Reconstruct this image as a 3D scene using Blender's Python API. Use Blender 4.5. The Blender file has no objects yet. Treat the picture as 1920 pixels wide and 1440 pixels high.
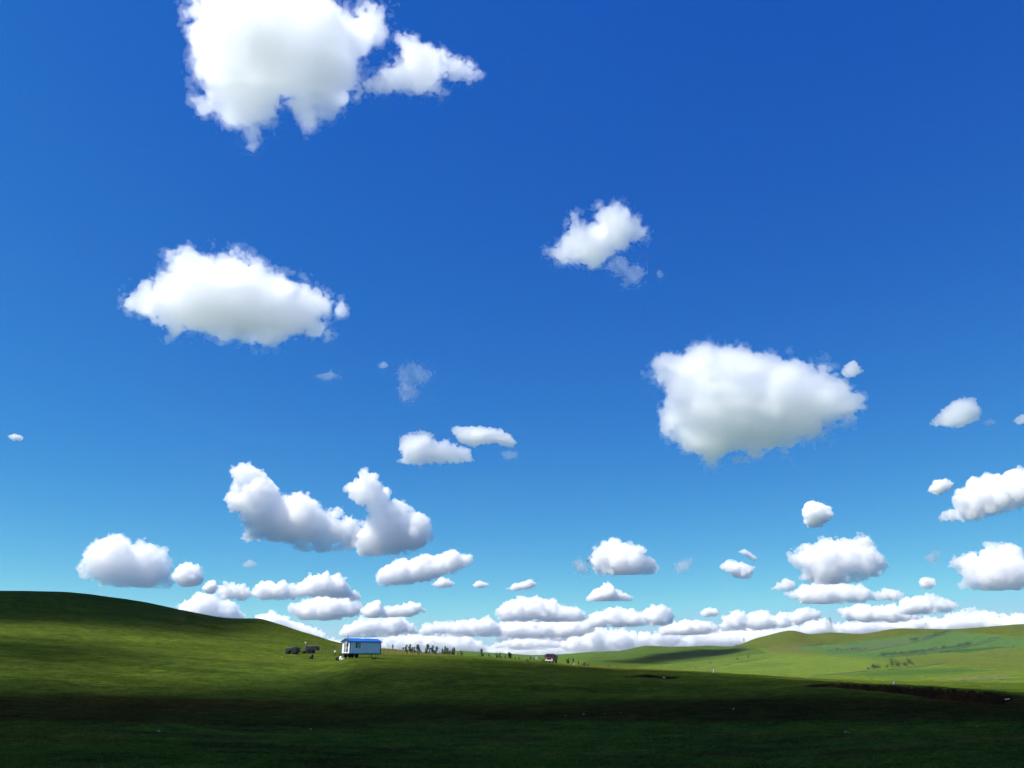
import bpy, bmesh, math, random, time
import numpy as np
from mathutils import Vector, Matrix, Euler
R = math.radians
rng = np.random.default_rng(7)
random.seed(7)
T0 = time.time()
scene = bpy.context.scene
col = scene.collection

# ------------------------------------------------------------------ camera
PW, PH, FPX, YH = 1920.0, 1440.0, 1478.0, 1238.0   # photo size, focal length and eye level in photo pixels
PITCH = math.atan((YH - PH / 2) / FPX)
CAM_Z = 6.0
cam_d = bpy.data.cameras.new('camera')
cam_d.sensor_width = 36.0
cam_d.lens = FPX / PW * 36.0
cam_d.clip_start = 0.1
cam_d.clip_end = 200000.0
cam = bpy.data.objects.new('camera', cam_d)
cam.location = (0, 0, CAM_Z)
cam.rotation_euler = (math.pi / 2 + PITCH, 0, 0)
col.objects.link(cam)
scene.camera = cam

# ------------------------------------------------------------------ sky and sun
SUN_AZ = R(-108)      # from +Y (view direction) towards the left
SUN_EL = R(56)
SUN_DIR = Vector((math.sin(SUN_AZ) * math.cos(SUN_EL), math.cos(SUN_AZ) * math.cos(SUN_EL), math.sin(SUN_EL)))
world = bpy.data.worlds.new('World')
scene.world = world
world.use_nodes = True
wn, wl = world.node_tree.nodes, world.node_tree.links
wn.clear()
w_out = wn.new('ShaderNodeOutputWorld')
w_bg = wn.new('ShaderNodeBackground')
w_sky = wn.new('ShaderNodeTexSky')
w_sky.sky_type = 'NISHITA'
w_sky.sun_disc = False
w_sky.sun_elevation = SUN_EL
w_sky.sun_rotation = SUN_AZ
w_sky.altitude = 700.0
w_sky.air_density = 0.7
w_sky.dust_density = 0.0
w_sky.ozone_density = 3.0
# the photograph's deep, contrasty blue: a gain and a gamma for each colour channel of the sky
w_sep = wn.new('ShaderNodeSeparateColor')
w_com = wn.new('ShaderNodeCombineColor')
wl.new(w_sky.outputs[0], w_sep.inputs[0])
for i, (gain, gam, top) in enumerate(((0.0295, 1.65, 0.42), (0.1015, 1.11, 0.68), (0.358, 0.43, 0.86))):
    p = wn.new('ShaderNodeMath'); p.operation = 'POWER'; p.inputs[1].default_value = gam
    g = wn.new('ShaderNodeMath'); g.operation = 'MULTIPLY'; g.inputs[1].default_value = gain * 10.0
    t = wn.new('ShaderNodeMath'); t.operation = 'MINIMUM'; t.inputs[1].default_value = top * 10.0
    wl.new(w_sep.outputs[i], p.inputs[0]); wl.new(p.outputs[0], g.inputs[0]); wl.new(g.outputs[0], t.inputs[0])
    wl.new(t.outputs[0], w_com.inputs[i])
wl.new(w_com.outputs[0], w_bg.inputs['Color'])
w_bg.inputs['Strength'].default_value = 0.0574
wl.new(w_bg.outputs[0], w_out.inputs['Surface'])

sun_d = bpy.data.lights.new('sun', 'SUN')
sun_d.energy = 5.0
sun_d.angle = R(0.53)
sun_d.color = (1.0, 0.955, 0.875)
sun = bpy.data.objects.new('sun', sun_d)
sun.rotation_euler = SUN_DIR.to_track_quat('Z', 'Y').to_euler()
sun.location = (0, 0, 300)
col.objects.link(sun)

vs = scene.view_settings
vs.view_transform = 'Standard'
vs.look = 'None'
vs.exposure = 0.8
vs.gamma = 1.0
vs.use_curve_mapping = False
cy = scene.cycles
cy.use_denoising = True
cy.use_adaptive_sampling = True
cy.adaptive_threshold = 0.03
cy.adaptive_min_samples = 12
cy.max_bounces = 56
cy.diffuse_bounces = 3
cy.glossy_bounces = 2
cy.transmission_bounces = 4
cy.volume_bounces = 56
cy.transparent_max_bounces = 96
cy.use_fast_gi = False

# ------------------------------------------------------------------ helpers
CP, SP = math.cos(PITCH), math.sin(PITCH)
def ray(px, py):
    """unit direction of the view through a photo pixel"""
    u, v = (px - PW / 2) / FPX, (PH / 2 - py) / FPX
    return Vector((u, CP - v * SP, SP + v * CP)).normalized()
def tag(o, label=None, cat=None, group=None, kind=None):
    if label: o['label'] = label
    if cat: o['category'] = cat
    if group: o['group'] = group
    if kind: o['kind'] = kind
    return o
def new_mat(name):
    m = bpy.data.materials.new(name)
    m.use_nodes = True
    m.node_tree.nodes.clear()
    return m, m.node_tree.nodes, m.node_tree.links

def mesh_np(name, verts, quads, smooth=True):
    me = bpy.data.meshes.new(name)
    nq = len(quads); k = quads.shape[1]
    me.vertices.add(len(verts)); me.vertices.foreach_set('co', verts.astype(np.float32).ravel())
    me.loops.add(nq * k); me.loops.foreach_set('vertex_index', quads.astype(np.int32).ravel())
    me.polygons.add(nq)
    me.polygons.foreach_set('loop_start', np.arange(0, nq * k, k, dtype=np.int32))
    me.polygons.foreach_set('loop_total', np.full(nq, k, np.int32))
    if smooth: me.polygons.foreach_set('use_smooth', np.ones(nq, bool))
    me.update(calc_edges=True)
    return me

# ------------------------------------------------------------------ small mesh tools
class MB:
    """collects boxes, bars, tubes and turned shapes for one mesh"""
    def __init__(s): s.v = []; s.f = []
    def add(s, vs, fs):
        n = len(s.v); s.v += [tuple(v) for v in vs]; s.f += [tuple(i + n for i in f) for f in fs]; return s
    def box(s, x0, x1, y0, y1, z0, z1, bev=0.0):
        if bev <= 0:
            vs = [(x, y, z) for z in (z0, z1) for y in (y0, y1) for x in (x0, x1)]
            return s.add(vs, [(0, 2, 3, 1), (4, 5, 7, 6), (0, 1, 5, 4), (1, 3, 7, 5), (3, 2, 6, 7), (2, 0, 4, 6)])
        b = bev
        prof = [(x0 + b, y0), (x1 - b, y0), (x1, y0 + b), (x1, y1 - b), (x1 - b, y1), (x0 + b, y1), (x0, y1 - b), (x0, y0 + b)]
        cx, cy = (x0 + x1) / 2, (y0 + y1) / 2
        def ins(p, t): return (p[0] + (b if p[0] < cx else -b) * t, p[1] + (b if p[1] < cy else -b) * t)
        rings = [([ins(p, 1) for p in prof], z0), (prof, z0 + b), (prof, z1 - b), ([ins(p, 1) for p in prof], z1)]
        vs = [(p[0], p[1], z) for ring, z in rings for p in ring]
        fs = [tuple(range(7, -1, -1)), tuple(range(24, 32))]
        for k in range(3):
            for i in range(8): fs.append((k * 8 + i, k * 8 + (i + 1) % 8, k * 8 + 8 + (i + 1) % 8, k * 8 + 8 + i))
        return s.add(vs, fs)
    def tube(s, a, b, r0, r1=None, n=8):
        r1 = r0 if r1 is None else r1
        a, b = Vector(a), Vector(b); d = (b - a).normalized()
        u = d.cross(Vector((0, 0, 1)) if abs(d.z) < 0.9 else Vector((1, 0, 0))).normalized(); w = d.cross(u)
        vs = [a + (u * math.cos(t) + w * math.sin(t)) * r0 for t in [2 * math.pi * i / n for i in range(n)]]
        vs += [b + (u * math.cos(t) + w * math.sin(t)) * r1 for t in [2 * math.pi * i / n for i in range(n)]]
        fs = [(i, (i + 1) % n, n + (i + 1) % n, n + i) for i in range(n)] + [tuple(range(n - 1, -1, -1)), tuple(range(n, 2 * n))]
        return s.add(vs, fs)
    def lathe(s, axis_o, axis_d, prof, n=16):
        """prof: (distance along the axis, radius)"""
        o, d = Vector(axis_o), Vector(axis_d).normalized()
        u = d.cross(Vector((0, 0, 1)) if abs(d.z) < 0.9 else Vector((1, 0, 0))).normalized(); w = d.cross(u)
        vs = [o + d * t + (u * math.cos(2 * math.pi * i / n) + w * math.sin(2 * math.pi * i / n)) * r for t, r in prof for i in range(n)]
        fs = []
        for k in range(len(prof) - 1):
            for i in range(n): fs.append((k * n + i, k * n + (i + 1) % n, (k + 1) * n + (i + 1) % n, (k + 1) * n + i))
        fs += [tuple(range(n - 1, -1, -1)), tuple(range((len(prof) - 1) * n, len(prof) * n))]
        return s.add(vs, fs)
    def prism(s, poly, axis, a0, a1):
        """extrude a 2-D outline along an axis ('x' or 'y')"""
        n = len(poly)
        if axis == 'x': vs = [(a0, p, q) for p, q in poly] + [(a1, p, q) for p, q in poly]
        else: vs = [(p, a0, q) for p, q in poly] + [(p, a1, q) for p, q in poly]
        fs = [(i, (i + 1) % n, n + (i + 1) % n, n + i) for i in range(n)] + [tuple(range(n - 1, -1, -1)), tuple(range(n, 2 * n))]
        return s.add(vs, fs)
    def mesh(s, name, smooth=False):
        me = bpy.data.meshes.new(name); me.from_pydata(s.v, [], s.f)
        bm = bmesh.new(); bm.from_mesh(me); bmesh.ops.recalc_face_normals(bm, faces=bm.faces); bm.to_mesh(me); bm.free()
        if smooth:
            for p in me.polygons: p.use_smooth = True
        return me
    def build(s, name, m, parent=None, smooth=False):
        me = s.mesh(name, smooth); me.materials.append(m)
        return link(name, me, parent)
def link(name, me, parent=None):
    o = bpy.data.objects.new(name, me); col.objects.link(o)
    if parent is not None: o.parent = parent
    return o
def empty(name, loc=(0, 0, 0), rz=0.0):
    o = bpy.data.objects.new(name, None); o.empty_display_size = 0.3
    o.location = loc; o.rotation_euler = (0, 0, rz); col.objects.link(o)
    return o
def copy_tree(o, parent=None):
    c = o.copy(); col.objects.link(c); c.parent = parent
    for ch in list(o.children): copy_tree(ch, c)
    return c
def paint(name, colr, rough=0.6, metal=0.0, var=0.25, scale=3.0, bump=0.0):
    """painted or raw surface with uneven wear"""
    m, N, L = new_mat(name)
    out = N.new('ShaderNodeOutputMaterial'); b = N.new('ShaderNodeBsdfPrincipled')
    tc = N.new('ShaderNodeTexCoord'); nz = N.new('ShaderNodeTexNoise'); nz.inputs['Scale'].default_value = scale; nz.inputs['Detail'].default_value = 6
    cr = N.new('ShaderNodeValToRGB')
    cr.color_ramp.elements[0].position = 0.3; cr.color_ramp.elements[1].position = 0.75
    cr.color_ramp.elements[0].color = tuple(c * (1 - var) for c in colr) + (1,)
    cr.color_ramp.elements[1].color = tuple(min(1, c * (1 + var * 0.5)) for c in colr) + (1,)
    L.new(tc.outputs['Object'], nz.inputs['Vector']); L.new(nz.outputs['Fac'], cr.inputs[0]); L.new(cr.outputs[0], b.inputs['Base Color'])
    b.inputs['Roughness'].default_value = rough; b.inputs['Metallic'].default_value = metal
    if bump:
        bp = N.new('ShaderNodeBump'); bp.inputs['Strength'].default_value = bump; bp.inputs['Distance'].default_value = 0.05
        L.new(nz.outputs['Fac'], bp.inputs['Height']); L.new(bp.outputs[0], b.inputs['Normal'])
    L.new(b.outputs[0], out.inputs['Surface'])
    return m

# ------------------------------------------------------------------ the land
def pchip(x, y, xi):
    """monotone cubic through (x, y); y may have trailing axes"""
    x = np.asarray(x, float); y = np.asarray(y, float); xi = np.asarray(xi, float)
    sh = (-1,) + (1,) * (y.ndim - 1)
    h = np.diff(x).reshape(sh); d = np.diff(y, axis=0) / h
    m = np.zeros_like(y)
    w1 = 2 * h[1:] + h[:-1]; w2 = h[1:] + 2 * h[:-1]
    with np.errstate(all='ignore'):
        mm = (w1 + w2) / (w1 / d[:-1] + w2 / d[1:])
    m[1:-1] = np.where(d[:-1] * d[1:] > 0, mm, 0)
    m[0], m[-1] = d[0], d[-1]
    k = np.clip(np.searchsorted(x, xi) - 1, 0, len(x) - 2)
    t = np.clip((xi - x[k]) / (x[k + 1] - x[k]), 0, 1).reshape(sh); hh = h[k]
    return (1 + 2 * t) * (1 - t) ** 2 * y[k] + t * (1 - t) ** 2 * hh * m[k] + t * t * (3 - 2 * t) * y[k + 1] + t * t * (t - 1) * hh * m[k + 1]

# distance from the camera : where the ground there stands in the view, for a fan of directions
COLS = {
 -700: [(44, 1440), (70, 1350), (100, 1280), (150, 1215), (220, 1160), (320, 1110), (450, 1080), (700, 1120), (1500, 1230)],
    0: [(44, 1440), (70, 1352), (100, 1291), (150, 1236), (220, 1188), (320, 1142), (450, 1110), (700, 1150), (1500, 1240)],
  100: [(44, 1440), (70, 1352), (100, 1293), (150, 1240), (220, 1192), (320, 1143), (440, 1113), (690, 1160), (1500, 1240)],
  240: [(44, 1440), (70, 1352), (100, 1297), (150, 1247), (220, 1200), (320, 1152), (420, 1128), (650, 1180), (1500, 1242)],
  350: [(44, 1440), (70, 1352), (100, 1299), (150, 1252), (220, 1207), (320, 1166), (410, 1149), (620, 1200), (1500, 1243)],
  425: [(44, 1440), (70, 1352), (100, 1300), (150, 1254), (220, 1212), (320, 1175), (400, 1160), (600, 1215), (1500, 1243)],
  470: [(44, 1440), (70, 1352), (100, 1300), (150, 1255), (220, 1214), (320, 1175), (390, 1160.5), (600, 1218), (1500, 1243)],
  520: [(44, 1440), (70, 1352), (100, 1300.5), (150, 1257), (220, 1217), (310, 1183), (380, 1173), (600, 1222), (1500, 1243)],
  580: [(44, 1440), (70, 1352), (100, 1301), (150, 1257), (180, 1238), (220, 1220), (290, 1199), (350, 1191), (600, 1226), (1500, 1243)],
  625: [(44, 1440), (70, 1352), (100, 1301), (150, 1252), (175, 1236), (220, 1222), (280, 1210), (330, 1204), (600, 1228), (1500, 1243)],
  673: [(44, 1440), (70, 1352), (100, 1301), (140, 1250), (175, 1232), (220, 1224), (280, 1216), (340, 1212), (600, 1229), (1500, 1241)],
  720: [(44, 1440), (70, 1352), (100, 1301), (140, 1251), (175, 1234), (215, 1227), (300, 1219.5), (400, 1217), (700, 1232), (1500, 1241)],
  800: [(44, 1440), (70, 1352), (100, 1301), (140, 1252), (175, 1236.5), (215, 1229.5), (300, 1226), (400, 1224.5), (700, 1234), (1500, 1236), (2500, 1228), (3600, 1240)],
  860: [(44, 1440), (70, 1352), (100, 1302), (140, 1254), (175, 1239), (215, 1231.5), (300, 1229.5), (420, 1230), (800, 1236), (1500, 1230), (2500, 1221), (3600, 1240)],
  940: [(44, 1440), (70, 1352), (100, 1303), (140, 1258), (175, 1243), (215, 1236), (300, 1235), (420, 1235.5), (800, 1238), (1500, 1234), (2800, 1226), (3800, 1241)],
 1000: [(44, 1440), (70, 1352), (100, 1303), (140, 1261), (175, 1247), (215, 1239.5), (300, 1239), (420, 1239.5), (800, 1239), (1500, 1235), (3000, 1229), (4200, 1241)],
 1040: [(44, 1440), (70, 1352), (100, 1303), (140, 1263), (175, 1249.5), (215, 1243), (300, 1243), (500, 1243.5), (900, 1240), (1500, 1235), (3000, 1228.5), (4200, 1241)],
 1100: [(44, 1440), (70, 1352), (100, 1303), (140, 1265), (180, 1252), (225, 1247.5), (300, 1247.5), (500, 1247), (900, 1241), (1500, 1234), (2800, 1223.5), (4000, 1240)],
 1160: [(44, 1440), (70, 1351), (100, 1303), (140, 1269), (150, 1267), (180, 1257), (215, 1251), (300, 1251), (500, 1249.5), (900, 1242), (1500, 1233), (2600, 1221), (3600, 1238)],
 1215: [(44, 1440), (70, 1350), (100, 1304), (150, 1264), (180, 1258), (205, 1255), (300, 1255), (500, 1252), (900, 1244), (1500, 1230), (2300, 1211.5), (3400, 1235)],
 1260: [(44, 1440), (70, 1350), (100, 1304), (140, 1272), (150, 1268), (180, 1260), (200, 1257.5), (300, 1257.5), (500, 1254), (900, 1244), (1500, 1230), (2350, 1213), (3400, 1235)],
 1330: [(44, 1440), (70, 1348), (100, 1304), (130, 1280), (160, 1266), (185, 1262), (250, 1262), (400, 1260.5), (700, 1254), (1200, 1238), (1800, 1222), (2450, 1210.5), (3400, 1235)],
 1370: [(44, 1440), (70, 1348), (100, 1303), (130, 1279), (160, 1267.5), (180, 1265), (250, 1264.5), (400, 1262.5), (700, 1255), (1200, 1237), (1800, 1219), (2400, 1212.5), (3400, 1235)],
 1430: [(44, 1440), (70, 1347), (90, 1313), (120, 1286), (150, 1271), (170, 1268.5), (250, 1268), (400, 1265), (650, 1258), (1100, 1238), (1700, 1211), (2150, 1195.5), (3000, 1230)],
 1490: [(44, 1440), (70, 1346), (90, 1311), (120, 1283), (145, 1274), (165, 1272.5), (250, 1271.5), (400, 1268), (600, 1261), (1000, 1241), (1500, 1215), (2050, 1184), (2800, 1225)],
 1525: [(44, 1440), (70, 1345), (90, 1310), (116, 1282), (140, 1275.5), (160, 1274.5), (250, 1273), (400, 1269), (600, 1261), (1000, 1241), (1500, 1215), (2100, 1190.5), (2800, 1225)],
 1566: [(44, 1440), (70, 1345), (90, 1311), (113, 1279.5), (140, 1277.5), (160, 1277), (250, 1274), (400, 1270), (600, 1262), (1000, 1242), (1500, 1216), (2150, 1186.5), (2800, 1225)],
 1620: [(44, 1440), (70, 1345), (90, 1312), (112, 1282), (140, 1280.5), (160, 1280), (250, 1276), (400, 1271), (600, 1263), (1000, 1242), (1500, 1216), (2150, 1189), (2800, 1225)],
 1700: [(44, 1440), (70, 1345), (90, 1316), (109, 1287), (140, 1285.5), (160, 1284.5), (250, 1279), (400, 1272), (600, 1263), (1000, 1241), (1500, 1214), (2150, 1178), (2900, 1225)],
 1800: [(44, 1440), (70, 1345), (86, 1322), (105, 1295.5), (135, 1292), (160, 1288), (250, 1280), (400, 1272), (600, 1262), (1000, 1240), (1500, 1213), (2150, 1180), (2900, 1225)],
 1860: [(44, 1440), (70, 1345), (85, 1324), (101, 1303), (130, 1296), (160, 1290), (250, 1281), (400, 1272), (600, 1262), (1000, 1239), (1500, 1211), (2150, 1176.5), (2900, 1225)],
 1892: [(44, 1440), (70, 1344), (85, 1325), (97, 1313), (100, 1309.5), (130, 1298), (160, 1291), (250, 1281), (400, 1272), (600, 1261), (1000, 1239), (1500, 1210), (2150, 1174.5), (2900, 1225)],
 1920: [(44, 1440), (70, 1344), (85, 1324), (97, 1313.5), (105, 1309), (130, 1299), (160, 1292), (250, 1281), (400, 1272), (600, 1261), (1000, 1238), (1500, 1209), (2150, 1172.5), (2900, 1225)],
 2700: [(44, 1440), (70, 1346), (85, 1326), (105, 1309), (130, 1299), (160, 1292), (250, 1281), (400, 1272), (600, 1258), (1000, 1230), (1500, 1195), (2150, 1160), (2900, 1215)],
}
RMIN, RMAX = 4.0, 14000.0
RG = np.concatenate([np.exp(np.linspace(math.log(RMIN), math.log(36), 40))[:-1], np.exp(np.arange(math.log(36), math.log(95), 0.0085)), np.exp(np.arange(math.log(95), math.log(154), 0.0034)), np.exp(np.arange(math.log(154), math.log(3800), 0.0085)), np.exp(np.linspace(math.log(3900), math.log(RMAX), 18))])
col_az, col_z = [], []
for px in sorted(COLS):
    q = ray(px, 1240)
    col_az.append(math.atan2(q.x, q.y))
    def slope(py, px=px):
        w = ray(px, py); return w.z / math.hypot(w.x, w.y)
    kn = [(r, CAM_Z + slope(py) * r) for r, py in COLS[px]]
    kn = [(RMIN * 0.9, 0.15), (14.0, 0.1)] + kn
    kn += [(6000, CAM_Z - 0.006 * 6000 * 0.6), (RMAX * 1.01, CAM_Z - 40)]
    rr_, zz_ = zip(*kn)
    col_z.append(pchip(np.log(rr_), zz_, np.log(RG)))
flatz = pchip(np.log([RMIN * 0.9, 14, 44, 200, 1500, RMAX * 1.01]), [0.15, 0.1, 0.2, 1.0, -5.0, -40.0], np.log(RG))
col_az = [-math.pi, -2.0] + col_az + [2.0, math.pi]
col_z = [flatz, flatz * 0.5 + col_z[0] * 0.5] + col_z + [flatz * 0.5 + col_z[-1] * 0.5, flatz]
AZ = np.concatenate([np.linspace(-math.pi, -0.66, 60)[:-1], np.linspace(-0.66, 0.66, 640), np.linspace(0.66, math.pi, 60)[1:]])
ZG = pchip(col_az, np.array(col_z), AZ)            # [azimuth, distance]

def vnoise(x, y, seed=0):
    """smooth 2-D value noise, 0..1"""
    xi, yi = np.floor(x).astype(np.int64), np.floor(y).astype(np.int64)
    fx, fy = x - xi, y - yi
    fx = fx * fx * (3 - 2 * fx); fy = fy * fy * (3 - 2 * fy)
    def hsh(a, b):
        n = (a * 374761393 + b * 668265263 + seed * 974711) & 0xffffffff
        n = ((n ^ (n >> 13)) * 1274126177) & 0xffffffff
        return ((n ^ (n >> 16)) & 0xffff) / 65535.0
    return (hsh(xi, yi) * (1 - fx) + hsh(xi + 1, yi) * fx) * (1 - fy) + (hsh(xi, yi + 1) * (1 - fx) + hsh(xi + 1, yi + 1) * fx) * fy
def cut_bank(knots):
    """a raw earth step: (direction, distance of its lip, height in the view)"""
    global ZG, SOILM
    az = [math.atan2(ray(k[0], 1240).x, ray(k[0], 1240).y) for k in knots]
    ins = (AZ >= az[0]) & (AZ <= az[-1])
    lip = pchip(az, [k[1] for k in knots], AZ[ins]); hp = np.maximum(pchip(az, [k[2] for k in knots], AZ[ins]), 0)
    q = AZ[ins]
    lip = lip + 0.9 * (vnoise(q * 120, q * 0 + 3.3, 21) - .5) + 0.25 * (vnoise(q * 420, q * 0 + 7.7, 22) - .5)
    drop = hp * lip / FPX * (0.9 + 0.2 * vnoise(q * 60, q * 0 + 1.1, 23))
    d = lip[:, None] - RG[None, :]
    ramp = np.where(d < -0.15, 0, np.where(d < 0.75, np.clip((d + .15) / .9, 0, 1), np.clip(1 - (d - .75) / 24.0, 0, 1) ** 1.6))
    ZG[ins] -= drop[:, None] * ramp
    SOILM[ins] = np.maximum(SOILM[ins], np.where((d > -.2) & (d < 1.8), 1, np.clip(1 - (d - 1.8) / 2.5, 0, 1) * (d > 0)) * np.clip((drop[:, None] - .08) / .2, 0, 1))
SOILM = np.zeros(ZG.shape)
cut_bank([(1488, 120, 0), (1525, 116, 5), (1566, 113, 9), (1620, 111.5, 11), (1700, 109, 14), (1800, 105, 21), (1850, 102, 18), (1893, 99, 0)])
cut_bank([(1150, 152, 0), (1190, 151, 4.5), (1220, 150, 6), (1255, 150, 4), (1282, 150, 0)])
GX = np.sin(AZ)[:, None] * RG[None, :]; GY = np.cos(AZ)[:, None] * RG[None, :]
fade = np.clip((RG - 20) / 60, 0, 1)[None, :]
ZG = ZG + fade * (0.55 * (vnoise(GX / 31, GY / 31, 1) - 0.5) + 0.22 * (vnoise(GX / 9, GY / 9, 2) - 0.5)) + 0.10 * (vnoise(GX / 2.3, GY / 2.3, 3) - 0.5) * np.clip((900 - RG) / 600, 0, 1)[None, :]
ZG = ZG + np.clip((RG - 500) / 800, 0, 1)[None, :] * 3.0 * (vnoise(GX / 130, GY / 130, 4) - 0.5)
LR = np.log(RG)
def height(x, y):
    r = max(math.hypot(x, y), RMIN); a = math.atan2(x, y)
    i = min(max(int(np.searchsorted(AZ, a)) - 1, 0), len(AZ) - 2); j = min(max(int(np.searchsorted(RG, r)) - 1, 0), len(RG) - 2)
    t = (a - AZ[i]) / (AZ[i + 1] - AZ[i]); u = min(max((r - RG[j]) / (RG[j + 1] - RG[j]), 0), 1)
    return float((ZG[i, j] * (1 - u) + ZG[i, j + 1] * u) * (1 - t) + (ZG[i + 1, j] * (1 - u) + ZG[i + 1, j + 1] * u) * t)
def column_profile(px):
    q = ray(px, 1240); a = math.atan2(q.x, q.y)
    i = min(max(int(np.searchsorted(AZ, a)) - 1, 0), len(AZ) - 2); t = (a - AZ[i]) / (AZ[i + 1] - AZ[i])
    return a, ZG[i] * (1 - t) + ZG[i + 1] * t
def at_r(px, r):
    """the point of the ground in a direction at a distance"""
    q = ray(px, 1240); a = math.atan2(q.x, q.y); x, y = math.sin(a) * r, math.cos(a) * r
    return Vector((x, y, height(x, y)))
def at_px(px, py, rlo=30.0, rhi=5000.0):
    """first point of the ground met along a sight line"""
    a, z = column_profile(px); w = ray(px, py); s = w.z / math.hypot(w.x, w.y)
    d = z - (CAM_Z + s * RG)
    ok = (RG >= rlo) & (RG <= rhi)
    k = np.nonzero(ok & (d >= 0))[0]
    if len(k) == 0:
        k = [int(np.argmax(np.where(ok, (z - CAM_Z) / RG, -9)))]
        r = RG[k[0]]
    else:
        j = k[0]
        r = RG[j] if j == 0 or d[j - 1] >= 0 else RG[j - 1] + (RG[j] - RG[j - 1]) * (-d[j - 1]) / (d[j] - d[j - 1])
    x, y = math.sin(a) * r, math.cos(a) * r
    return Vector((x, y, height(x, y)))
def crest(px, rlo, rhi):
    """the skyline point of the ground in a direction"""
    a, z = column_profile(px)
    ok = (RG >= rlo) & (RG <= rhi)
    r = RG[int(np.argmax(np.where(ok, (z - CAM_Z) / RG, -9)))]
    x, y = math.sin(a) * r, math.cos(a) * r
    return Vector((x, y, height(x, y)))
def pt(px, r): return at_r(px, r)

# what grows where: base colours of the land cover
dx, dy, dz = GX, GY, ZG - CAM_Z
fwd_ = dy * CP + dz * SP
PXX = PW / 2 + FPX * dx / np.maximum(fwd_, 1e-3)
PYY = PH / 2 - FPX * (-dy * SP + dz * CP) / np.maximum(fwd_, 1e-3)
behind = fwd_ < 1
RR = np.broadcast_to(RG[None, :], GX.shape)
nA = vnoise(GX / 60, GY / 60, 11); nB = vnoise(GX / 17, GY / 17, 12); nC = vnoise(GX / 5, GY / 5, 13)
def mixc(C, c, w):
    w = np.clip(w, 0, 1)[..., None]
    return C * (1 - w) + np.array(c)[None, None, :] * w
def smooth(a, b, x):
    t = np.clip((x - a) / (b - a), 0, 1); return t * t * (3 - 2 * t)
MEADOW, MEADOW_Y, DRY, SCRUB, SOIL = (.066, .106, .019), (.092, .116, .021), (.14, .125, .040), (.038, .030, .012), (.020, .014, .011)
C = np.zeros(GX.shape + (3,)); C[:] = MEADOW
C = mixc(C, MEADOW_Y, 0.6 * smooth(.45, .8, nA * .6 + nB * .4))
C = mixc(C, (.046, .080, .012), 0.6 * smooth(.55, .85, vnoise(GX / 25, GY / 9, 14)))
# brown, low scrub across the foot of the slope
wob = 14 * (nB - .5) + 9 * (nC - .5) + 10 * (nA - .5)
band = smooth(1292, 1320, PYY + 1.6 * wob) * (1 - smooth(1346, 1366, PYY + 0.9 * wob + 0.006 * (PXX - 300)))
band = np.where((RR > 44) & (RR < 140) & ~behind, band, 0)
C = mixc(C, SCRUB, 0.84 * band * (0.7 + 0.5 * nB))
# worn, darker streaks in the nearest grass
st = smooth(.56, .74, vnoise(GX / 9 + 40, GY / 2.2, 51) * .6 + vnoise(GX / 3, GY / 1.1, 52) * .4) * (RR < 72)
C = mixc(C, (.060, .050, .018), 0.75 * st)
C = mixc(C, (.105, .125, .024), 0.55 * smooth(.55, .8, vnoise(GX / 14, GY / 4, 53)) * (RR < 80) * (1 - band))
# dry yellow grass along the fence and over the brow
dry = smooth(212, 240, RR + 6 * (nB - .5)) * (1 - smooth(300, 420, RR)) * smooth(590, 720, PXX) * (1 - smooth(840, 960, PXX))
C = mixc(C, DRY, 0.5 * dry)
# the far valley and hills
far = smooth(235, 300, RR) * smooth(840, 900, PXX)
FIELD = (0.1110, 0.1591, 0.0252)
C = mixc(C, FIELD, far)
strip = smooth(1030, 1080, PXX) * smooth(170, 205, RR) * (1 - smooth(290, 330, RR)) * (PXX < 1500)
C = mixc(C, (0.1369, 0.1517, 0.0296), strip * .9)
def field(poly, c, w=1.0, soft=1.5, rlo=235):
    global C
    m = (PXX > min(p[0] for p in poly) - 9) & (PXX < max(p[0] for p in poly) + 9) & (PYY > min(p[1] for p in poly) - 9) & (PYY < max(p[1] for p in poly) + 9) & (RR > rlo) & ~behind
    W = np.zeros(GX.shape)
    if m.any():
        d = poly_sdf(poly, PXX[m].astype(np.float32), PYY[m].astype(np.float32))
        W[m] = 1 - smooth(-soft, soft, d + 1.5 * (nB[m] - .5))
    C = mixc(C, c, W * w)
def poly_sdf(poly, X, Y):
    """signed distance to a polygon, negative inside"""
    d = np.full(X.shape, 1e9, np.float32); inside = np.zeros(X.shape, bool)
    n = len(poly)
    for i in range(n):
        ax, ay = poly[i]; bx, by = poly[(i + 1) % n]
        ex, ey = bx - ax, by - ay
        wx, wy = X - ax, Y - ay
        t = np.clip((wx * ex + wy * ey) / (ex * ex + ey * ey + 1e-9), 0, 1)
        d = np.minimum(d, (wx - ex * t) ** 2 + (wy - ey * t) ** 2)
        if ay != by:
            c = (ay > Y) != (by > Y)
            inside ^= c & (X < (bx - ax) * (Y - ay) / (by - ay) + ax)
    d = np.sqrt(d)
    return np.where(inside, -d, d)
field([(860, 1215), (1120, 1215), (1120, 1238), (1000, 1240), (860, 1240)], (0.0777, 0.1295, 0.0178))
field([(1120, 1225), (1215, 1205), (1330, 1205), (1400, 1205), (1440, 1225), (1300, 1240), (1180, 1252), (1080, 1250)], (0.0703, 0.1110, 0.0192))
field([(1240, 1262), (1300, 1251), (1420, 1238), (1480, 1229), (1560, 1231), (1650, 1241), (1610, 1262), (1500, 1272), (1380, 1268)], (0.1317, 0.1813, 0.0296))
field([(1370, 1215), (1430, 1190), (1490, 1178), (1560, 1180), (1700, 1170), (1920, 1165), (1920, 1195), (1830, 1187), (1720, 1190), (1650, 1198), (1560, 1208), (1480, 1216)], (0.0888, 0.1073, 0.0163))
field([(1440, 1212), (1490, 1205), (1530, 1212), (1560, 1226), (1500, 1226), (1440, 1222)], (0.1221, 0.1110, 0.0333), .7)
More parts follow.
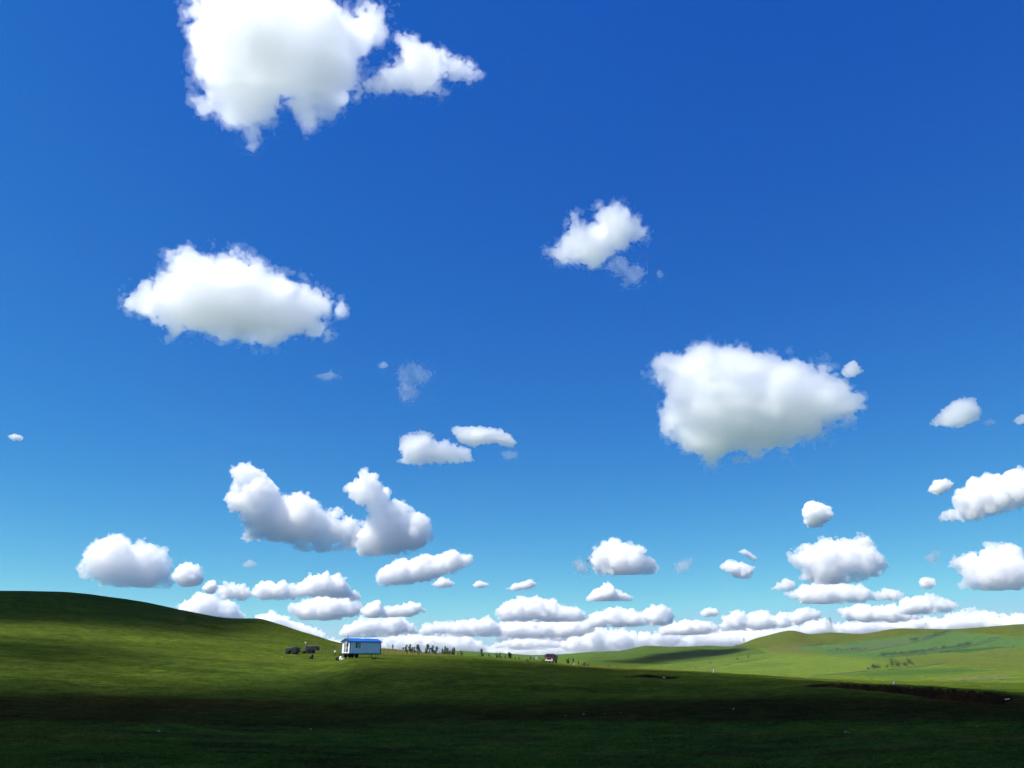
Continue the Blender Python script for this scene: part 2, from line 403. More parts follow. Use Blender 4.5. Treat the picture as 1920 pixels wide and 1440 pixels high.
field([(1480, 1216), (1560, 1208), (1650, 1198), (1720, 1190), (1790, 1184), (1830, 1188), (1920, 1196), (1920, 1214), (1860, 1217), (1780, 1223), (1700, 1232), (1640, 1235), (1560, 1228)], (0.0777, 0.1443, 0.0400))
field([(1560, 1219), (1640, 1206), (1700, 1198), (1740, 1196), (1690, 1208), (1620, 1221)], (0.0925, 0.1221, 0.0555), .8)
field([(1640, 1239), (1760, 1229), (1860, 1218), (1920, 1213), (1920, 1260), (1790, 1250), (1700, 1244)], (0.1095, 0.1369, 0.0266))
field([(1575, 1265), (1680, 1257), (1800, 1253), (1860, 1257), (1790, 1262), (1650, 1268)], (0.0533, 0.1110, 0.0281), .85, 2.5)
field([(1780, 1269), (1880, 1265), (1905, 1271), (1800, 1274)], (0.1776, 0.1406, 0.0703), .6, 2.0)
field([(1750, 1223), (1800, 1218), (1875, 1212.5), (1880, 1215), (1810, 1223)], (0.0333, 0.0851, 0.0222), .9, 1.2)
field([(1360, 1250), (1440, 1243), (1500, 1244), (1420, 1252)], (0.0777, 0.1369, 0.0281), .5, 3)
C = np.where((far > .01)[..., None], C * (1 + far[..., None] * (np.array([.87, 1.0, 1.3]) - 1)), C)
# bare earth where a bank is too steep for grass
C = mixc(C, SOIL, SOILM)
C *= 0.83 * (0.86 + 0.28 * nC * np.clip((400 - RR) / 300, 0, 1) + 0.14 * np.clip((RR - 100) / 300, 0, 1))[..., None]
# dry/worn tracks
def build_ground():
    na, nr = GX.shape
    V = np.stack([GX, GY, ZG], -1).reshape(-1, 3)
    i = np.arange(na - 1)[:, None]; j = np.arange(nr - 1)[None, :]
    a = (i * nr + j); Q = np.stack([a, a + nr, a + nr + 1, a + 1], -1).reshape(-1, 4)[:, ::-1]
    me = mesh_np('ground', V, Q)
    at = me.color_attributes.new('cover', 'FLOAT_COLOR', 'POINT')
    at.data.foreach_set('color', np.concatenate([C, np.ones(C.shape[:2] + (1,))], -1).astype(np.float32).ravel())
    m, N, L = new_mat('grassland')
    out = N.new('ShaderNodeOutputMaterial'); b = N.new('ShaderNodeBsdfDiffuse')
    b.inputs['Roughness'].default_value = 0.2
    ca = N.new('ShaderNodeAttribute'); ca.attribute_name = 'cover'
    ge = N.new('ShaderNodeNewGeometry')
    def noise(scale, det, rough=.6):
        n = N.new('ShaderNodeTexNoise'); n.inputs['Scale'].default_value = scale; n.inputs['Detail'].default_value = det; n.inputs['Roughness'].default_value = rough
        L.new(ge.outputs['Position'], n.inputs['Vector']); return n
    def ramp(src, p0, c0, p1, c1):
        r = N.new('ShaderNodeValToRGB'); e = r.color_ramp.elements
        e[0].position, e[0].color, e[1].position, e[1].color = p0, c0 + (1,), p1, c1 + (1,)
        L.new(src.outputs['Fac'], r.inputs[0]); return r
    def mul(x, y, f=1.0):
        k = N.new('ShaderNodeMix'); k.data_type = 'RGBA'; k.blend_type = 'MULTIPLY'; k.inputs[0].default_value = f
        L.new(x, k.inputs[6]); L.new(y, k.inputs[7]); return k.outputs[2]
    n1, n2, n3, n4 = noise(3.2, 8, .72), noise(.55, 6, .65), noise(.035, 5, .6), noise(.14, 6, .7)
    n4.inputs['Distortion'].default_value = 1.2
    c = mul(ca.outputs['Color'], ramp(n1, .33, (.52, .55, .5), .68, (1.45, 1.4, 1.3)).outputs[0])
    c = mul(c, ramp(n2, .34, (.55, .58, .62), .70, (1.46, 1.36, 1.15)).outputs[0])
    c = mul(c, ramp(n4, .34, (.66, .72, .78), .68, (1.32, 1.22, 1.02)).outputs[0])
    c = mul(c, ramp(n3, .35, (.84, .9, .95), .68, (1.18, 1.08, 1.0)).outputs[0])
    L.new(c, b.inputs['Color'])
    bp = N.new('ShaderNodeBump'); bp.inputs['Strength'].default_value = 0.8; bp.inputs['Distance'].default_value = 0.18
    L.new(n1.outputs['Fac'], bp.inputs['Height']); L.new(bp.outputs[0], b.inputs['Normal'])
    L.new(b.outputs[0], out.inputs['Surface'])
    me.materials.append(m)
    o = link('ground', me); o['kind'] = 'structure'
    return o
ground = build_ground()
# ------------------------------------------------------------------ clouds
def billow_texture(n=96, base=6, octaves=4):
    """tileable 3-D billow noise: |gradient noise| octaves, 0..1"""
    out = np.zeros((n, n, n), np.float32)
    amp, tot, f = 1.0, 0.0, base
    ax = np.arange(n, dtype=np.float32)
    for o in range(octaves):
        g = rng.normal(size=(f, f, f, 3)).astype(np.float32)
        g /= np.linalg.norm(g, axis=-1, keepdims=True)
        p = ax * f / n
        i0 = np.floor(p).astype(int); t = (p - i0).astype(np.float32); i0 %= f
        i1 = (i0 + 1) % f
        s = t * t * t * (t * (t * 6 - 15) + 10)
        acc = np.zeros((n, n, n), np.float32)
        for dx in (0, 1):
            for dy in (0, 1):
                for dz in (0, 1):
                    gx = g[np.ix_(i1 if dx else i0, i1 if dy else i0, i1 if dz else i0)]
                    dot = gx[..., 0] * (t - dx)[:, None, None] + gx[..., 1] * (t - dy)[None, :, None] + gx[..., 2] * (t - dz)[None, None, :]
                    w = (s if dx else 1 - s)[:, None, None] * (s if dy else 1 - s)[None, :, None] * (s if dz else 1 - s)[None, None, :]
                    acc += dot * w
        out += amp * np.abs(acc)
        tot += amp; amp *= 0.55; f *= 2
    out /= out.mean() * 2
    return np.clip(out, 0, 1.4)
BIL = billow_texture()
def sample(tex, xs, ys, zs):
    """trilinear lookup of the tileable texture on an axis aligned grid (coordinates in tiles)"""
    n = tex.shape[0]
    def prep(a):
        p = (a * n) % n
        i = np.floor(p).astype(int)
        return i % n, (i + 1) % n, (p - i).astype(np.float32)
    x0, x1, tx = prep(xs); y0, y1, ty = prep(ys); z0, z1, tz = prep(zs)
    a = tex[x0] * (1 - tx)[:, None, None] + tex[x1] * tx[:, None, None]
    a = a[:, y0] * (1 - ty)[None, :, None] + a[:, y1] * ty[None, :, None]
    return a[:, :, z0] * (1 - tz) + a[:, :, z1] * tz

def fit_puffs(poly, rmin):
    """round puffs that fill an outline: (x, y, r)"""
    P = np.array(poly, float)
    x0, y0 = P.min(0); x1, y1 = P.max(0)
    st = max((x1 - x0), (y1 - y0)) / 90.0
    X, Y = np.meshgrid(np.arange(x0, x1 + st, st), np.arange(y0, y1 + st, st), indexing='ij')
    s = -poly_sdf(poly, X, Y)
    free = s > 0
    puffs = []
    while free.any() and len(puffs) < 90:
        k = np.argmax(np.where(free, s, -1))
        r = s.flat[k]
        if r < rmin: break
        cx, cy = X.flat[k], Y.flat[k]
        puffs.append((cx, cy, r))
        free &= (X - cx) ** 2 + (Y - cy) ** 2 > (0.80 * r) ** 2
    return puffs

def surface_net(F, origin, h):
    """dual mesh of the zero level of F (negative inside)"""
    nx, ny, nz = F.shape
    S = F < 0
    c = np.zeros((nx - 1, ny - 1, nz - 1), np.int8)
    for dx in (0, 1):
        for dy in (0, 1):
            for dz in (0, 1):
                c += S[dx:nx - 1 + dx, dy:ny - 1 + dy, dz:nz - 1 + dz]
    act = (c > 0) & (c < 8)
    ids = np.full(act.shape, -1, np.int32)
    n = int(act.sum())
    ids[act] = np.arange(n)
    I = np.argwhere(act)
    acc = np.zeros((n, 3), np.float32); cnt = np.zeros(n, np.float32)
    corner = [(0, 0, 0), (1, 0, 0), (0, 1, 0), (1, 1, 0), (0, 0, 1), (1, 0, 1), (0, 1, 1), (1, 1, 1)]
    V = [F[I[:, 0] + a, I[:, 1] + b, I[:, 2] + d] for a, b, d in corner]
    for i in range(8):
        for j in range(i + 1, 8):
            if sum(abs(corner[i][k] - corner[j][k]) for k in range(3)) != 1: continue
            m = (V[i] < 0) != (V[j] < 0)
            t = np.where(m, V[i] / np.where(m, V[i] - V[j], 1), 0)
            ci, cj = np.array(corner[i], np.float32), np.array(corner[j], np.float32)
            acc += m[:, None] * (ci + (cj - ci) * t[:, None]); cnt += m
    verts = (I + acc / np.maximum(cnt, 1)[:, None]) * h + np.array(origin)
    quads = []
    for ax in range(3):
        a, b = (ax + 1) % 3, (ax + 2) % 3
        sl0 = [slice(1, -1)] * 3; sl1 = [slice(1, -1)] * 3
        sl0[ax] = slice(0, -1); sl1[ax] = slice(1, None)
        s0, s1 = S[tuple(sl0)], S[tuple(sl1)]
        E = np.argwhere(s0 != s1)
        if len(E) == 0: continue
        off = np.array([1, 1, 1]); off[ax] = 0
        E0 = E + off
        flip = s0[tuple(E.T)]
        def cid(da, db):
            q = E0.copy(); q[:, a] -= da; q[:, b] -= db
            return ids[tuple(q.T)]
        q = np.stack([cid(1, 1), cid(0, 1), cid(0, 0), cid(1, 0)], 1)
        q[~flip] = q[~flip][:, ::-1]
        quads.append(q)
    return verts.astype(np.float32), np.concatenate(quads)

CLOUD_MATS = {}
SURF = 0.02
def cloud_mat(dens, g=0.82, surf=True):
    key = '%.2g|%g|%d' % (dens, g, surf)
    if key in CLOUD_MATS: return CLOUD_MATS[key]
    m, N, L = new_mat('cloud_droplets')
    out = N.new('ShaderNodeOutputMaterial')
    sc = N.new('ShaderNodeVolumeScatter')
    sc.inputs['Color'].default_value = (1, 1, 1, 1)
    sc.inputs['Density'].default_value = float('%.2g' % dens)
    sc.inputs['Anisotropy'].default_value = g
    L.new(sc.outputs[0], out.inputs['Volume'])
    if surf:
        mx = N.new('ShaderNodeMixShader'); mx.inputs[0].default_value = SURF
        tr = N.new('ShaderNodeBsdfTransparent'); df = N.new('ShaderNodeBsdfTranslucent')
        df.inputs[0].default_value = (1, 1, 1, 1)
        L.new(tr.outputs[0], mx.inputs[1]); L.new(df.outputs[0], mx.inputs[2]); L.new(mx.outputs[0], out.inputs['Surface'])
    CLOUD_MATS[key] = m
    return m
CLOUD_BASE = 2400.0
NTRI = 0
def cloud_mesh(local, seed, flat, rough, vox, depth, bud=1.0, fringe=0.0, wisp=0.0):
    """billowing closed skin round the puffs that fill an outline"""
    puffs = fit_puffs(local, 2.0 * vox / 2)
    if not puffs: puffs = [(0, 0, 3.0 * vox / 2)]
    q = np.array(puffs); rmax = q[:, 2].max()
    rr = np.random.default_rng(seed)
    pz = (rr.random(len(q)) - 0.5) * 1.3 * (rmax - q[:, 2]) * depth
    if flat:
        q[:, 2] *= rr.uniform(0.72, 1.28, len(q)); puffs = [tuple(a) for a in q]; rmax = q[:, 2].max()
        if bud > 0:
            turrets = []
            for k in range(int(0.8 * np.ptp(q[:, 0]) / rmax) + 1):
                x, y, r = q[rr.integers(len(q))]
                turrets.append((x + rr.uniform(-.6, .6) * r, y + r * rr.uniform(.45, .95), r * rr.uniform(.32, .62)))
            puffs += turrets; q = np.array(puffs)
            pz = np.concatenate([pz, rr.uniform(-.5, .5, len(turrets)) * rmax * depth])
    # heads of smaller puffs budding from the larger ones
    gen = [(x, y, z, r) for (x, y, r), z in zip(puffs, pz)]
    allp = [(x, y, z, r * (1 - 0.16 * bud)) for x, y, z, r in gen]
    for level in range(2):
        nxt = []
        for x, y, z, r in gen:
            if r < 3.2 * vox: continue
            for k in range(int(16 if level == 0 else 6)):
                d = rr.normal(size=3); d /= np.linalg.norm(d)
                if flat and d[1] < -0.25: continue
                c = r * rr.uniform(0.26, 0.46)
                e = (r - 0.80 * c) * (1 + 0.10 * bud) if level == 0 else r * 0.86
                nxt.append((x + d[0] * e, y + d[1] * e, z + d[2] * e * depth, c))
        if bud <= 0: break
        allp += nxt; gen = nxt
    puffs = [(x, y, r) for x, y, z, r in allp]; pz = np.array([z for x, y, z, r in allp]); q = np.array(puffs)
    pad = 0.25 * rmax + 3 * vox
    lo = np.array([(q[:, 0] - q[:, 2]).min(), (q[:, 1] - q[:, 2]).min(), (pz - q[:, 2] * depth).min()]) - pad
    hi = np.array([(q[:, 0] + q[:, 2]).max(), (q[:, 1] + q[:, 2]).max(), (pz + q[:, 2] * depth).max()]) + pad
    h = vox
    xs, ys, zs = [np.arange(lo[i], hi[i] + h, h, dtype=np.float32) for i in range(3)]
    D = np.full((len(xs), len(ys), len(zs)), 1e3, np.float32)
    for (x, y, r), z in zip(puffs, pz):
        e = r + pad
        ix = slice(*np.searchsorted(xs, [x - e, x + e])); iy = slice(*np.searchsorted(ys, [y - e, y + e])); iz = slice(*np.searchsorted(zs, [z - e * depth, z + e * depth]))
        sub = D[ix, iy, iz]
        d = np.sqrt(((xs[ix] - x) ** 2)[:, None, None] + ((ys[iy] - y) ** 2)[None, :, None] + (((zs[iz] - z) / depth) ** 2)[None, None, :]) - r
        np.minimum(sub, d, out=sub)
    o = rr.random(6) * 5
    L1 = 3.4 * rmax; L2 = L1 * 0.33; L3 = max(L1 * 0.12, 14 * vox)
    n1 = sample(BIL, xs / L1 + o[0], ys / L1 + o[1], zs / L1 + o[2])
    n2 = sample(BIL, xs / L2 + o[1], ys / L2 + o[2], zs / L2 + o[0])
    n3 = sample(BIL, xs / L3 + o[3], ys / L3 + o[4], zs / L3 + o[5])
    A = rough * (0.17 * rmax + 1.0 * vox / 2)
    if flat:
        yl, yh = min(p[1] for p in local), max(p[1] for p in local)
        A = A * (0.55 + 0.85 * np.clip((ys - yl) / (yh - yl), 0, 1))[None, :, None]
    D += A * (0.44 - n1) + 0.62 * A * (0.43 - n2) + (0.15 * A + 0.6 * vox) * (0.46 - n3)
    if flat:
        yb = min(p[1] for p in local)
        D = np.maximum(D, (yb + 0.10 * flat * rmax - ys)[None, :, None] + 0.45 * A * (0.5 - n1))
    D[0] = D[-1] = 1; D[:, 0] = D[:, -1] = 1; D[:, :, 0] = D[:, :, -1] = 1
    if not (D < 0).any(): D[len(xs) // 2, len(ys) // 2, len(zs) // 2] = -0.5
    if wisp: D += 1.1 * rmax * (0.40 - n1) + 0.25 * rmax * (0.45 - n2)
    w = fringe * (0.07 * rmax + 2 * vox)
    D += 0.6 * w
    v, f = surface_net(D, lo, h)
    if fringe:
        E = D - w + w * 3.0 * (1.0 - 1.3 * n1 - 0.55 * n2 - 0.12 * n3)
        E[0] = E[-1] = 1; E[:, 0] = E[:, -1] = 1; E[:, :, 0] = E[:, :, -1] = 1
        return v, f, rmax, surface_net(E, lo, h)
    return v, f, rmax, None
def cloud(poly, label=None, dens=5.5, flat=None, rough=1.0, dist=None, vox=2.0, depth=0.75, fringe=0.0, bud=1.0, wisp=0.0):
    global NTRI
    P = np.array(poly, float)
    cx, cy_ = (P.min(0) + P.max(0)) / 2
    if cy_ > 1100:
        P = (P - (cx, cy_)) * (1.08, 1.12) + (cx, cy_); poly = [tuple(q) for q in P]
    if dist is None:
        dist = CLOUD_BASE / max(ray(cx, P[:, 1].max()).z, 0.022)
    if flat is None: flat = 1.0 if cy_ > 990 else 0.0
    fwd = ray(cx, cy_); right = fwd.cross(Vector((0, 0, 1))).normalized(); up = right.cross(fwd)
    # outline in the plane across the line of sight, in units of 1/FPX of the distance
    local = []
    for x, y in poly:
        d = ray(x, y); d = d / d.dot(fwd)
        local.append((d.dot(right) * FPX, d.dot(up) * FPX))
    big = min(np.ptp(P[:, 0]), np.ptp(P[:, 1]))
    vox = 1.0 if big < 30 else 1.3 if big < 75 else 1.8
    if wisp: bud = 0.0; flat = 0.0; rough = 0.8; vox *= 1.3
    v, f, rmax, fr = cloud_mesh(local, int(cx * 7 + cy_ * 13), flat, rough, vox, depth, bud, fringe, wisp)
    s = dist / FPX
    me = mesh_np('cloud', v * s, f)
    NTRI += 2 * len(f)
    ob = bpy.data.objects.new('cloud', me)
    ob.matrix_world = Matrix.Translation(Vector((0, 0, CAM_Z)) + fwd * dist) @ Matrix((right, up, -fwd)).transposed().to_4x4()
    g = 0.82 if cy_ < 880 else 0.25
    dm = dens * (1.3 if cy_ < 880 else 0.9) / (max(rmax, 5) * s)
    me.materials.append(cloud_mat(dm, g))
    col.objects.link(ob)
    if fr is not None:
        fm = mesh_np('fringe', fr[0] * s, fr[1]); fm.materials.append(cloud_mat(dm * 0.22, g, False)); NTRI += 2 * len(fr[1])
        fo = bpy.data.objects.new('fringe', fm); col.objects.link(fo); fo.parent = ob
    tag(ob, label, 'cloud', 'cumulus clouds in the blue sky')
    return ob
CL = [
 ([(356,0),(362,-30),(420,-60),(520,-50),(600,-30),(630,2),(640,8),(652,18),(660,24),(672,8),(690,2),(715,4),(730,20),(737,32),(730,52),(714,80),(705,97),(690,100),(672,112),(664,132),(668,150),(668,175),(655,192),(640,200),(622,212),(600,222),(585,240),(578,238),(570,222),(555,208),(545,198),(520,202),(510,217),(500,227),(475,232),(465,237),(440,233),(410,222),(385,212),(378,190),(374,150),(370,130),(376,110),(368,100),(358,88),(354,75),(360,55),(358,30)],
  'largest white cloud, cut off by the top edge of the picture', dict(dens=6.0, rough=1.0, fringe=.55)),
 ([(655,150),(690,152),(710,130),(735,118),(752,98),(743,70),(746,56),(764,56),(777,70),(792,80),(815,86),(850,103),(872,118),(892,120),(914,147),(880,157),(850,152),(838,142),(832,147),(827,160),(842,172),(834,187),(810,180),(780,177),(740,173),(700,178),(660,180)],
  'ragged wing of thin cloud trailing beside the largest cloud', dict(dens=2.6, rough=1.3, fringe=.5)),
 ([(448,228),(464,230),(478,250),(486,272),(474,284),(460,280),(468,268),(458,250)], 'thin wisp hanging below the largest cloud', dict(dens=0.45, wisp=1)),
 ([(309,479),(315,472),(330,463),(348,459),(361,465),(377,478),(398,482),(411,472),(437,468),(460,478),(481,491),(512,507),(526,522),(533,510),(541,526),(557,533),(572,525),(583,541),(596,538),(611,554),(632,570),(640,557),(653,576),(648,592),(617,588),(603,599),(624,625),(618,640),(601,637),(578,626),(546,626),(533,637),(502,647),(471,648),(450,640),(424,632),(382,622),(346,625),(315,625),(296,608),(268,592),(247,586),(229,577),(230,546),(247,541),(262,553),(265,548),(260,532),(281,515),(304,507),(318,501),(312,492)],
  'broad lens-shaped white cloud high on the left', dict(dens=5.5, rough=1.0, fringe=.5)),
 ([(1019,466),(1032,462),(1047,457),(1055,441),(1061,433),(1064,418),(1066,402),(1080,394),(1085,408),(1092,416),(1105,416),(1117,408),(1124,397),(1116,380),(1133,382),(1146,384),(1158,380),(1175,388),(1188,402),(1199,418),(1214,427),(1223,440),(1205,449),(1183,459),(1177,468),(1152,474),(1139,485),(1130,496),(1121,503),(1099,498),(1074,492),(1047,496),(1038,488),(1025,478)],
  'small ragged cloud alone in deep blue right of centre', dict(dens=3.4, rough=1.2, fringe=.6)),
 ([(1140,497),(1160,483),(1173,487),(1178,502),(1199,499),(1205,506),(1201,530),(1183,533),(1171,536),(1173,519),(1157,511)], 'torn wisp under the small ragged cloud', dict(dens=0.60, wisp=1)),
 ([(1232,510),(1236,504),(1244,515),(1240,522),(1234,520)], 'tiny scrap of vapour right of the torn wisp', dict(dens=0.45, wisp=1)),
 ([(1227,686),(1232,670),(1253,659),(1276,663),(1297,656),(1318,648),(1334,643),(1357,652),(1383,661),(1399,655),(1420,664),(1440,676),(1466,674),(1485,678),(1492,672),(1518,677),(1545,690),(1571,698),(1588,712),(1599,733),(1612,754),(1609,769),(1591,788),(1565,802),(1532,813),(1498,823),(1466,839),(1440,849),(1406,853),(1378,853),(1336,853),(1305,847),(1284,834),(1258,823),(1239,809),(1234,787),(1226,774),(1243,759),(1251,735),(1256,722),(1236,721),(1231,704)],
  'big solid cumulus with grey underside in the right half', dict(dens=7.0, rough=.9, fringe=.4)),
 ([(1574,698),(1589,681),(1604,673),(1608,684),(1622,696),(1605,705),(1587,710)], 'ear-like puff at the right tip of the big solid cumulus', dict(dens=3.0)),
 ([(1365,863),(1382,856),(1406,857),(1407,867),(1378,870)], 'small tatter just under the big solid cumulus', dict(dens=0.60, wisp=1)),
 ([(747,822),(769,812),(794,807),(806,812),(819,828),(837,823),(853,834),(881,843),(889,864),(850,868),(806,867),(787,868),(762,870),(731,864),(753,860),(749,841)], 'lower left cloud of the small pair above centre', dict(dens=4.0, rough=1.1)),
 ([(845,800),(878,799),(912,800),(937,805),(956,814),(971,829),(960,841),(931,831),(906,831),(891,837),(866,831),(848,813)], 'upper right cloud of the small pair above centre', dict(dens=4.0)),
 ([(938,850),(955,846),(971,849),(968,858),(948,861)], 'faint shred beneath the small pair of clouds', dict(dens=0.45, wisp=1)),
 ([(430,913),(447,900),(475,890),(497,900),(526,912),(524,929),(537,926),(562,925),(578,934),(592,946),(606,959),(634,953),(659,968),(674,985),(670,1031),(650,1034),(594,1038),(556,1034),(537,1018),(494,1015),(462,1018),(446,1008),(460,997),(448,972),(442,938)],
  'sloping left half of the two-peaked cumulus above the cabin', dict(dens=4.4, rough=1.0, flat=.5)),
 ([(646,919),(658,906),(671,906),(671,888),(684,882),(701,887),(708,910),(727,919),(736,938),(755,938),(774,957),(796,966),(802,988),(818,1010),(801,1024),(769,1040),(731,1040),(688,1049),(664,1034),(656,1004),(676,988),(690,964),(674,944),(655,932)],
  'tall-peaked right half of the two-peaked cumulus above the cabin', dict(dens=4.4, rough=1.0, flat=.5)),
 ([(143,1063),(153,1042),(171,1027),(189,1015),(205,1006),(229,1009),(247,1024),(256,1032),(277,1029),(298,1027),(303,1040),(312,1059),(327,1086),(318,1109),(283,1106),(241,1101),(183,1101),(187,1090),(165,1085),(149,1081)], 'tall heaped cumulus above the dark left hill', dict(dens=3.4, rough=.9)),
 ([(330,1074),(338,1058),(356,1061),(371,1056),(381,1074),(372,1099),(347,1103),(331,1096)], 'round puff beside the tall heaped cumulus', dict(dens=4.5)),
 ([(379,1104),(389,1091),(402,1089),(409,1102),(400,1114),(390,1114)], 'small puff at the left end of the long low cloud', dict(dens=4)),
 ([(410,1108),(422,1097),(446,1092),(467,1097),(476,1104),(492,1092),(522,1095),(552,1097),(570,1091),(585,1083),(606,1077),(631,1088),(646,1103),(675,1120),(658,1125),(615,1118),(573,1119),(543,1124),(482,1121),(461,1127),(428,1125)], 'long low cloud stretching left of the cabin', dict(dens=4.5)),
 ([(338,1137),(359,1124),(386,1116),(407,1124),(437,1133),(454,1152),(452,1175),(340,1170)], 'domed cloud rising behind the left hill crest', dict(dens=4.2)),
 ([(543,1140),(555,1133),(588,1127),(609,1123),(658,1124),(675,1140),(666,1154),(618,1163),(573,1163),(552,1154)], 'flat-based cloud left above the cabin roof', dict(dens=4.5)),
 ([(480,1165),(495,1157),(516,1154),(543,1166),(573,1175),(600,1184),(613,1198),(605,1216),(480,1190)], 'cloud bank peeping over the slope left of the cabin', dict(dens=4.5)),
 ([(702,1089),(709,1068),(736,1057),(740,1047),(767,1051),(795,1040),(826,1040),(846,1029),(863,1037),(889,1040),(883,1058),(860,1071),(833,1078),(805,1088),(757,1098),(716,1098)], 'slanting elongated cloud right above the cabin', dict(dens=4.2, rough=.9, flat=0)),
 ([(806,1096),(829,1083),(855,1093),(846,1102),(819,1103)], 'small tuft under the slanting elongated cloud', dict(dens=3)),
 ([(883,1096),(900,1089),(917,1094),(915,1102),(890,1104)], 'small flat puff left of centre low in the sky', dict(dens=3)),
 ([(944,1103),(970,1094),(994,1087),(1010,1096),(991,1105),(960,1109)], 'small streaky puff at centre low in the sky', dict(dens=3.5)),
 ([(1073,1054),(1088,1049),(1106,1066),(1097,1076),(1082,1072)], 'little wisp left of the domed cloud', dict(dens=0.60, wisp=1)),
 ([(1103,1053),(1114,1030),(1135,1020),(1156,1013),(1176,1018),(1206,1027),(1206,1041),(1230,1055),(1233,1076),(1197,1081),(1149,1081),(1114,1076)], 'domed cloud with flat base right of centre', dict(dens=4.2)),
 ([(1100,1120),(1121,1106),(1142,1099),(1163,1109),(1185,1119),(1181,1127),(1101,1127)], 'little cap cloud under the domed cloud', dict(dens=5)),
 ([(930,1152),(946,1133),(977,1124),(1008,1121),(1028,1128),(1053,1137),(1083,1142),(1099,1158),(1085,1166),(949,1165)], 'wide heaped cloud over the dip of the horizon', dict(dens=4.5)),
 ([(1103,1163),(1121,1150),(1145,1140),(1176,1147),(1204,1147),(1235,1137),(1261,1156),(1253,1170),(1190,1174),(1112,1176)], 'long heaped cloud right of the horizon dip', dict(dens=4.5)),
 ([(790,1180),(812,1167),(853,1166),(888,1164),(912,1162),(934,1172),(934,1193),(846,1194),(790,1190)], 'low bank between the cabin and the horizon dip', dict(dens=4.2)),
 ([(640,1184),(681,1157),(712,1161),(743,1155),(771,1171),(780,1187),(709,1195),(645,1195)], 'low heaped bank directly over the cabin roof', dict(dens=4.5)),
 ([(679,1144),(705,1131),(729,1140),(757,1135),(781,1130),(797,1148),(760,1156),(688,1159)], 'thin double-topped cloud above the cabin', dict(dens=5)),
 ([(690,1216),(700,1199),(730,1191),(790,1195),(840,1189),(880,1199),(907,1212),(902,1226),(690,1224)], 'pale bank behind the row of saplings', dict(dens=5)),
 ([(928,1190),(950,1172),(1000,1163),(1060,1166),(1098,1162),(1112,1180),(1095,1192),(1000,1197)], 'pale grey layer below the wide heaped cloud', dict(dens=4.5)),
 ([(918,1215),(950,1200),(1010,1198),(1062,1205),(1062,1215),(980,1219)], 'thin pale streak just over the truck', dict(dens=3.5)),
 ([(1060,1216),(1075,1195),(1110,1183),(1150,1180),(1200,1190),(1240,1182),(1267,1195),(1262,1209),(1150,1221),(1080,1223)], 'pale bank resting on the middle hills', dict(dens=5)),
 ([(1235,1180),(1260,1170),(1300,1166),(1342,1176),(1345,1186),(1300,1191),(1245,1191)], 'flat pale cloud over the middle hills', dict(dens=5)),
 ([(1783,932),(1793,914),(1813,914),(1824,900),(1851,888),(1879,892),(1892,883),(1920,876),(1980,880),(1990,930),(1920,945),(1886,962),(1844,972),(1803,977),(1760,975),(1770,956),(1789,955)], 'cloud cut off by the right edge at mid height', dict(dens=4.2, rough=.9, flat=0)),
 ([(1736,922),(1752,900),(1776,897),(1790,906),(1779,919),(1758,929)], 'small puff left of the cloud cut by the right edge', dict(dens=3.5, flat=0)),
 ([(1503,960),(1508,947),(1535,940),(1553,950),(1565,963),(1553,978),(1532,988),(1510,986)], 'small round puff floating alone on the right', dict(dens=5.5, flat=0)),
 ([(1480,1058),(1483,1034),(1508,1021),(1542,1019),(1580,1009),(1614,1010),(1632,1014),(1646,1035),(1671,1063),(1649,1079),(1611,1092),(1576,1099),(1521,1099),(1495,1085),(1504,1070)], 'plump cumulus above the right-hand pylon', dict(dens=4.2)),
 ([(1440,1106),(1473,1085),(1492,1092),(1487,1109)], 'faint puff at the lower left of the plump cumulus', dict(dens=2.5)),
 ([(1475,1115),(1508,1101),(1569,1095),(1611,1100),(1638,1110),(1659,1103),(1688,1114),(1681,1125),(1638,1127),(1569,1132),(1512,1132)], 'long flat cloud right below the plump cumulus', dict(dens=4.2)),
 ([(1347,1063),(1367,1048),(1397,1058),(1416,1062),(1409,1081),(1394,1087),(1370,1078)], 'small curled cloud left of the plump cumulus', dict(dens=3.5, flat=0)),
 ([(1382,1034),(1397,1029),(1420,1046),(1416,1054),(1398,1043)], 'hook-shaped wisp on top of the small curled cloud', dict(dens=2, flat=0)),
 ([(1784,1049),(1803,1046),(1844,1038),(1872,1031),(1896,1033),(1920,1045),(1975,1060),(1985,1107),(1920,1108),(1844,1108),(1787,1104),(1812,1083),(1796,1073)], 'layered cloud cut off by the right edge, low', dict(dens=4.2)),
 ([(1722,1097),(1727,1084),(1752,1084),(1757,1097),(1738,1106)], 'small puff left of the layered right-edge cloud', dict(dens=3.5)),
 ([(1684,1140),(1700,1124),(1741,1115),(1776,1124),(1798,1135),(1783,1147),(1724,1152),(1688,1151)], 'dome cloud above the far right hilltop', dict(dens=4.5)),
 ([(1574,1146),(1600,1137),(1638,1137),(1672,1136),(1703,1151),(1736,1158),(1672,1168),(1595,1165)], 'flat heap left of the dome above the hilltop', dict(dens=5)),
 ([(1767,1168),(1786,1151),(1824,1143),(1851,1149),(1889,1155),(1920,1153),(1960,1160),(1960,1190),(1769,1184)], 'bank lying on the far right hill crest', dict(dens=4.5)),
 ([(1354,1184),(1360,1158),(1387,1148),(1401,1155),(1425,1151),(1459,1155),(1494,1144),(1521,1144),(1537,1159),(1480,1175),(1397,1182)], 'stepped bank over the rounded green hill', dict(dens=4.5)),
 ([(1500,1178),(1521,1165),(1549,1161),(1569,1172),(1611,1165),(1640,1173),(1640,1190),(1500,1194)], 'low bank behind the tall pylon', dict(dens=4.2)),
 ([(1255,1177),(1287,1166),(1329,1166),(1344,1176),(1331,1189),(1258,1190)], 'thin bank left of the stepped bank', dict(dens=4.5)),
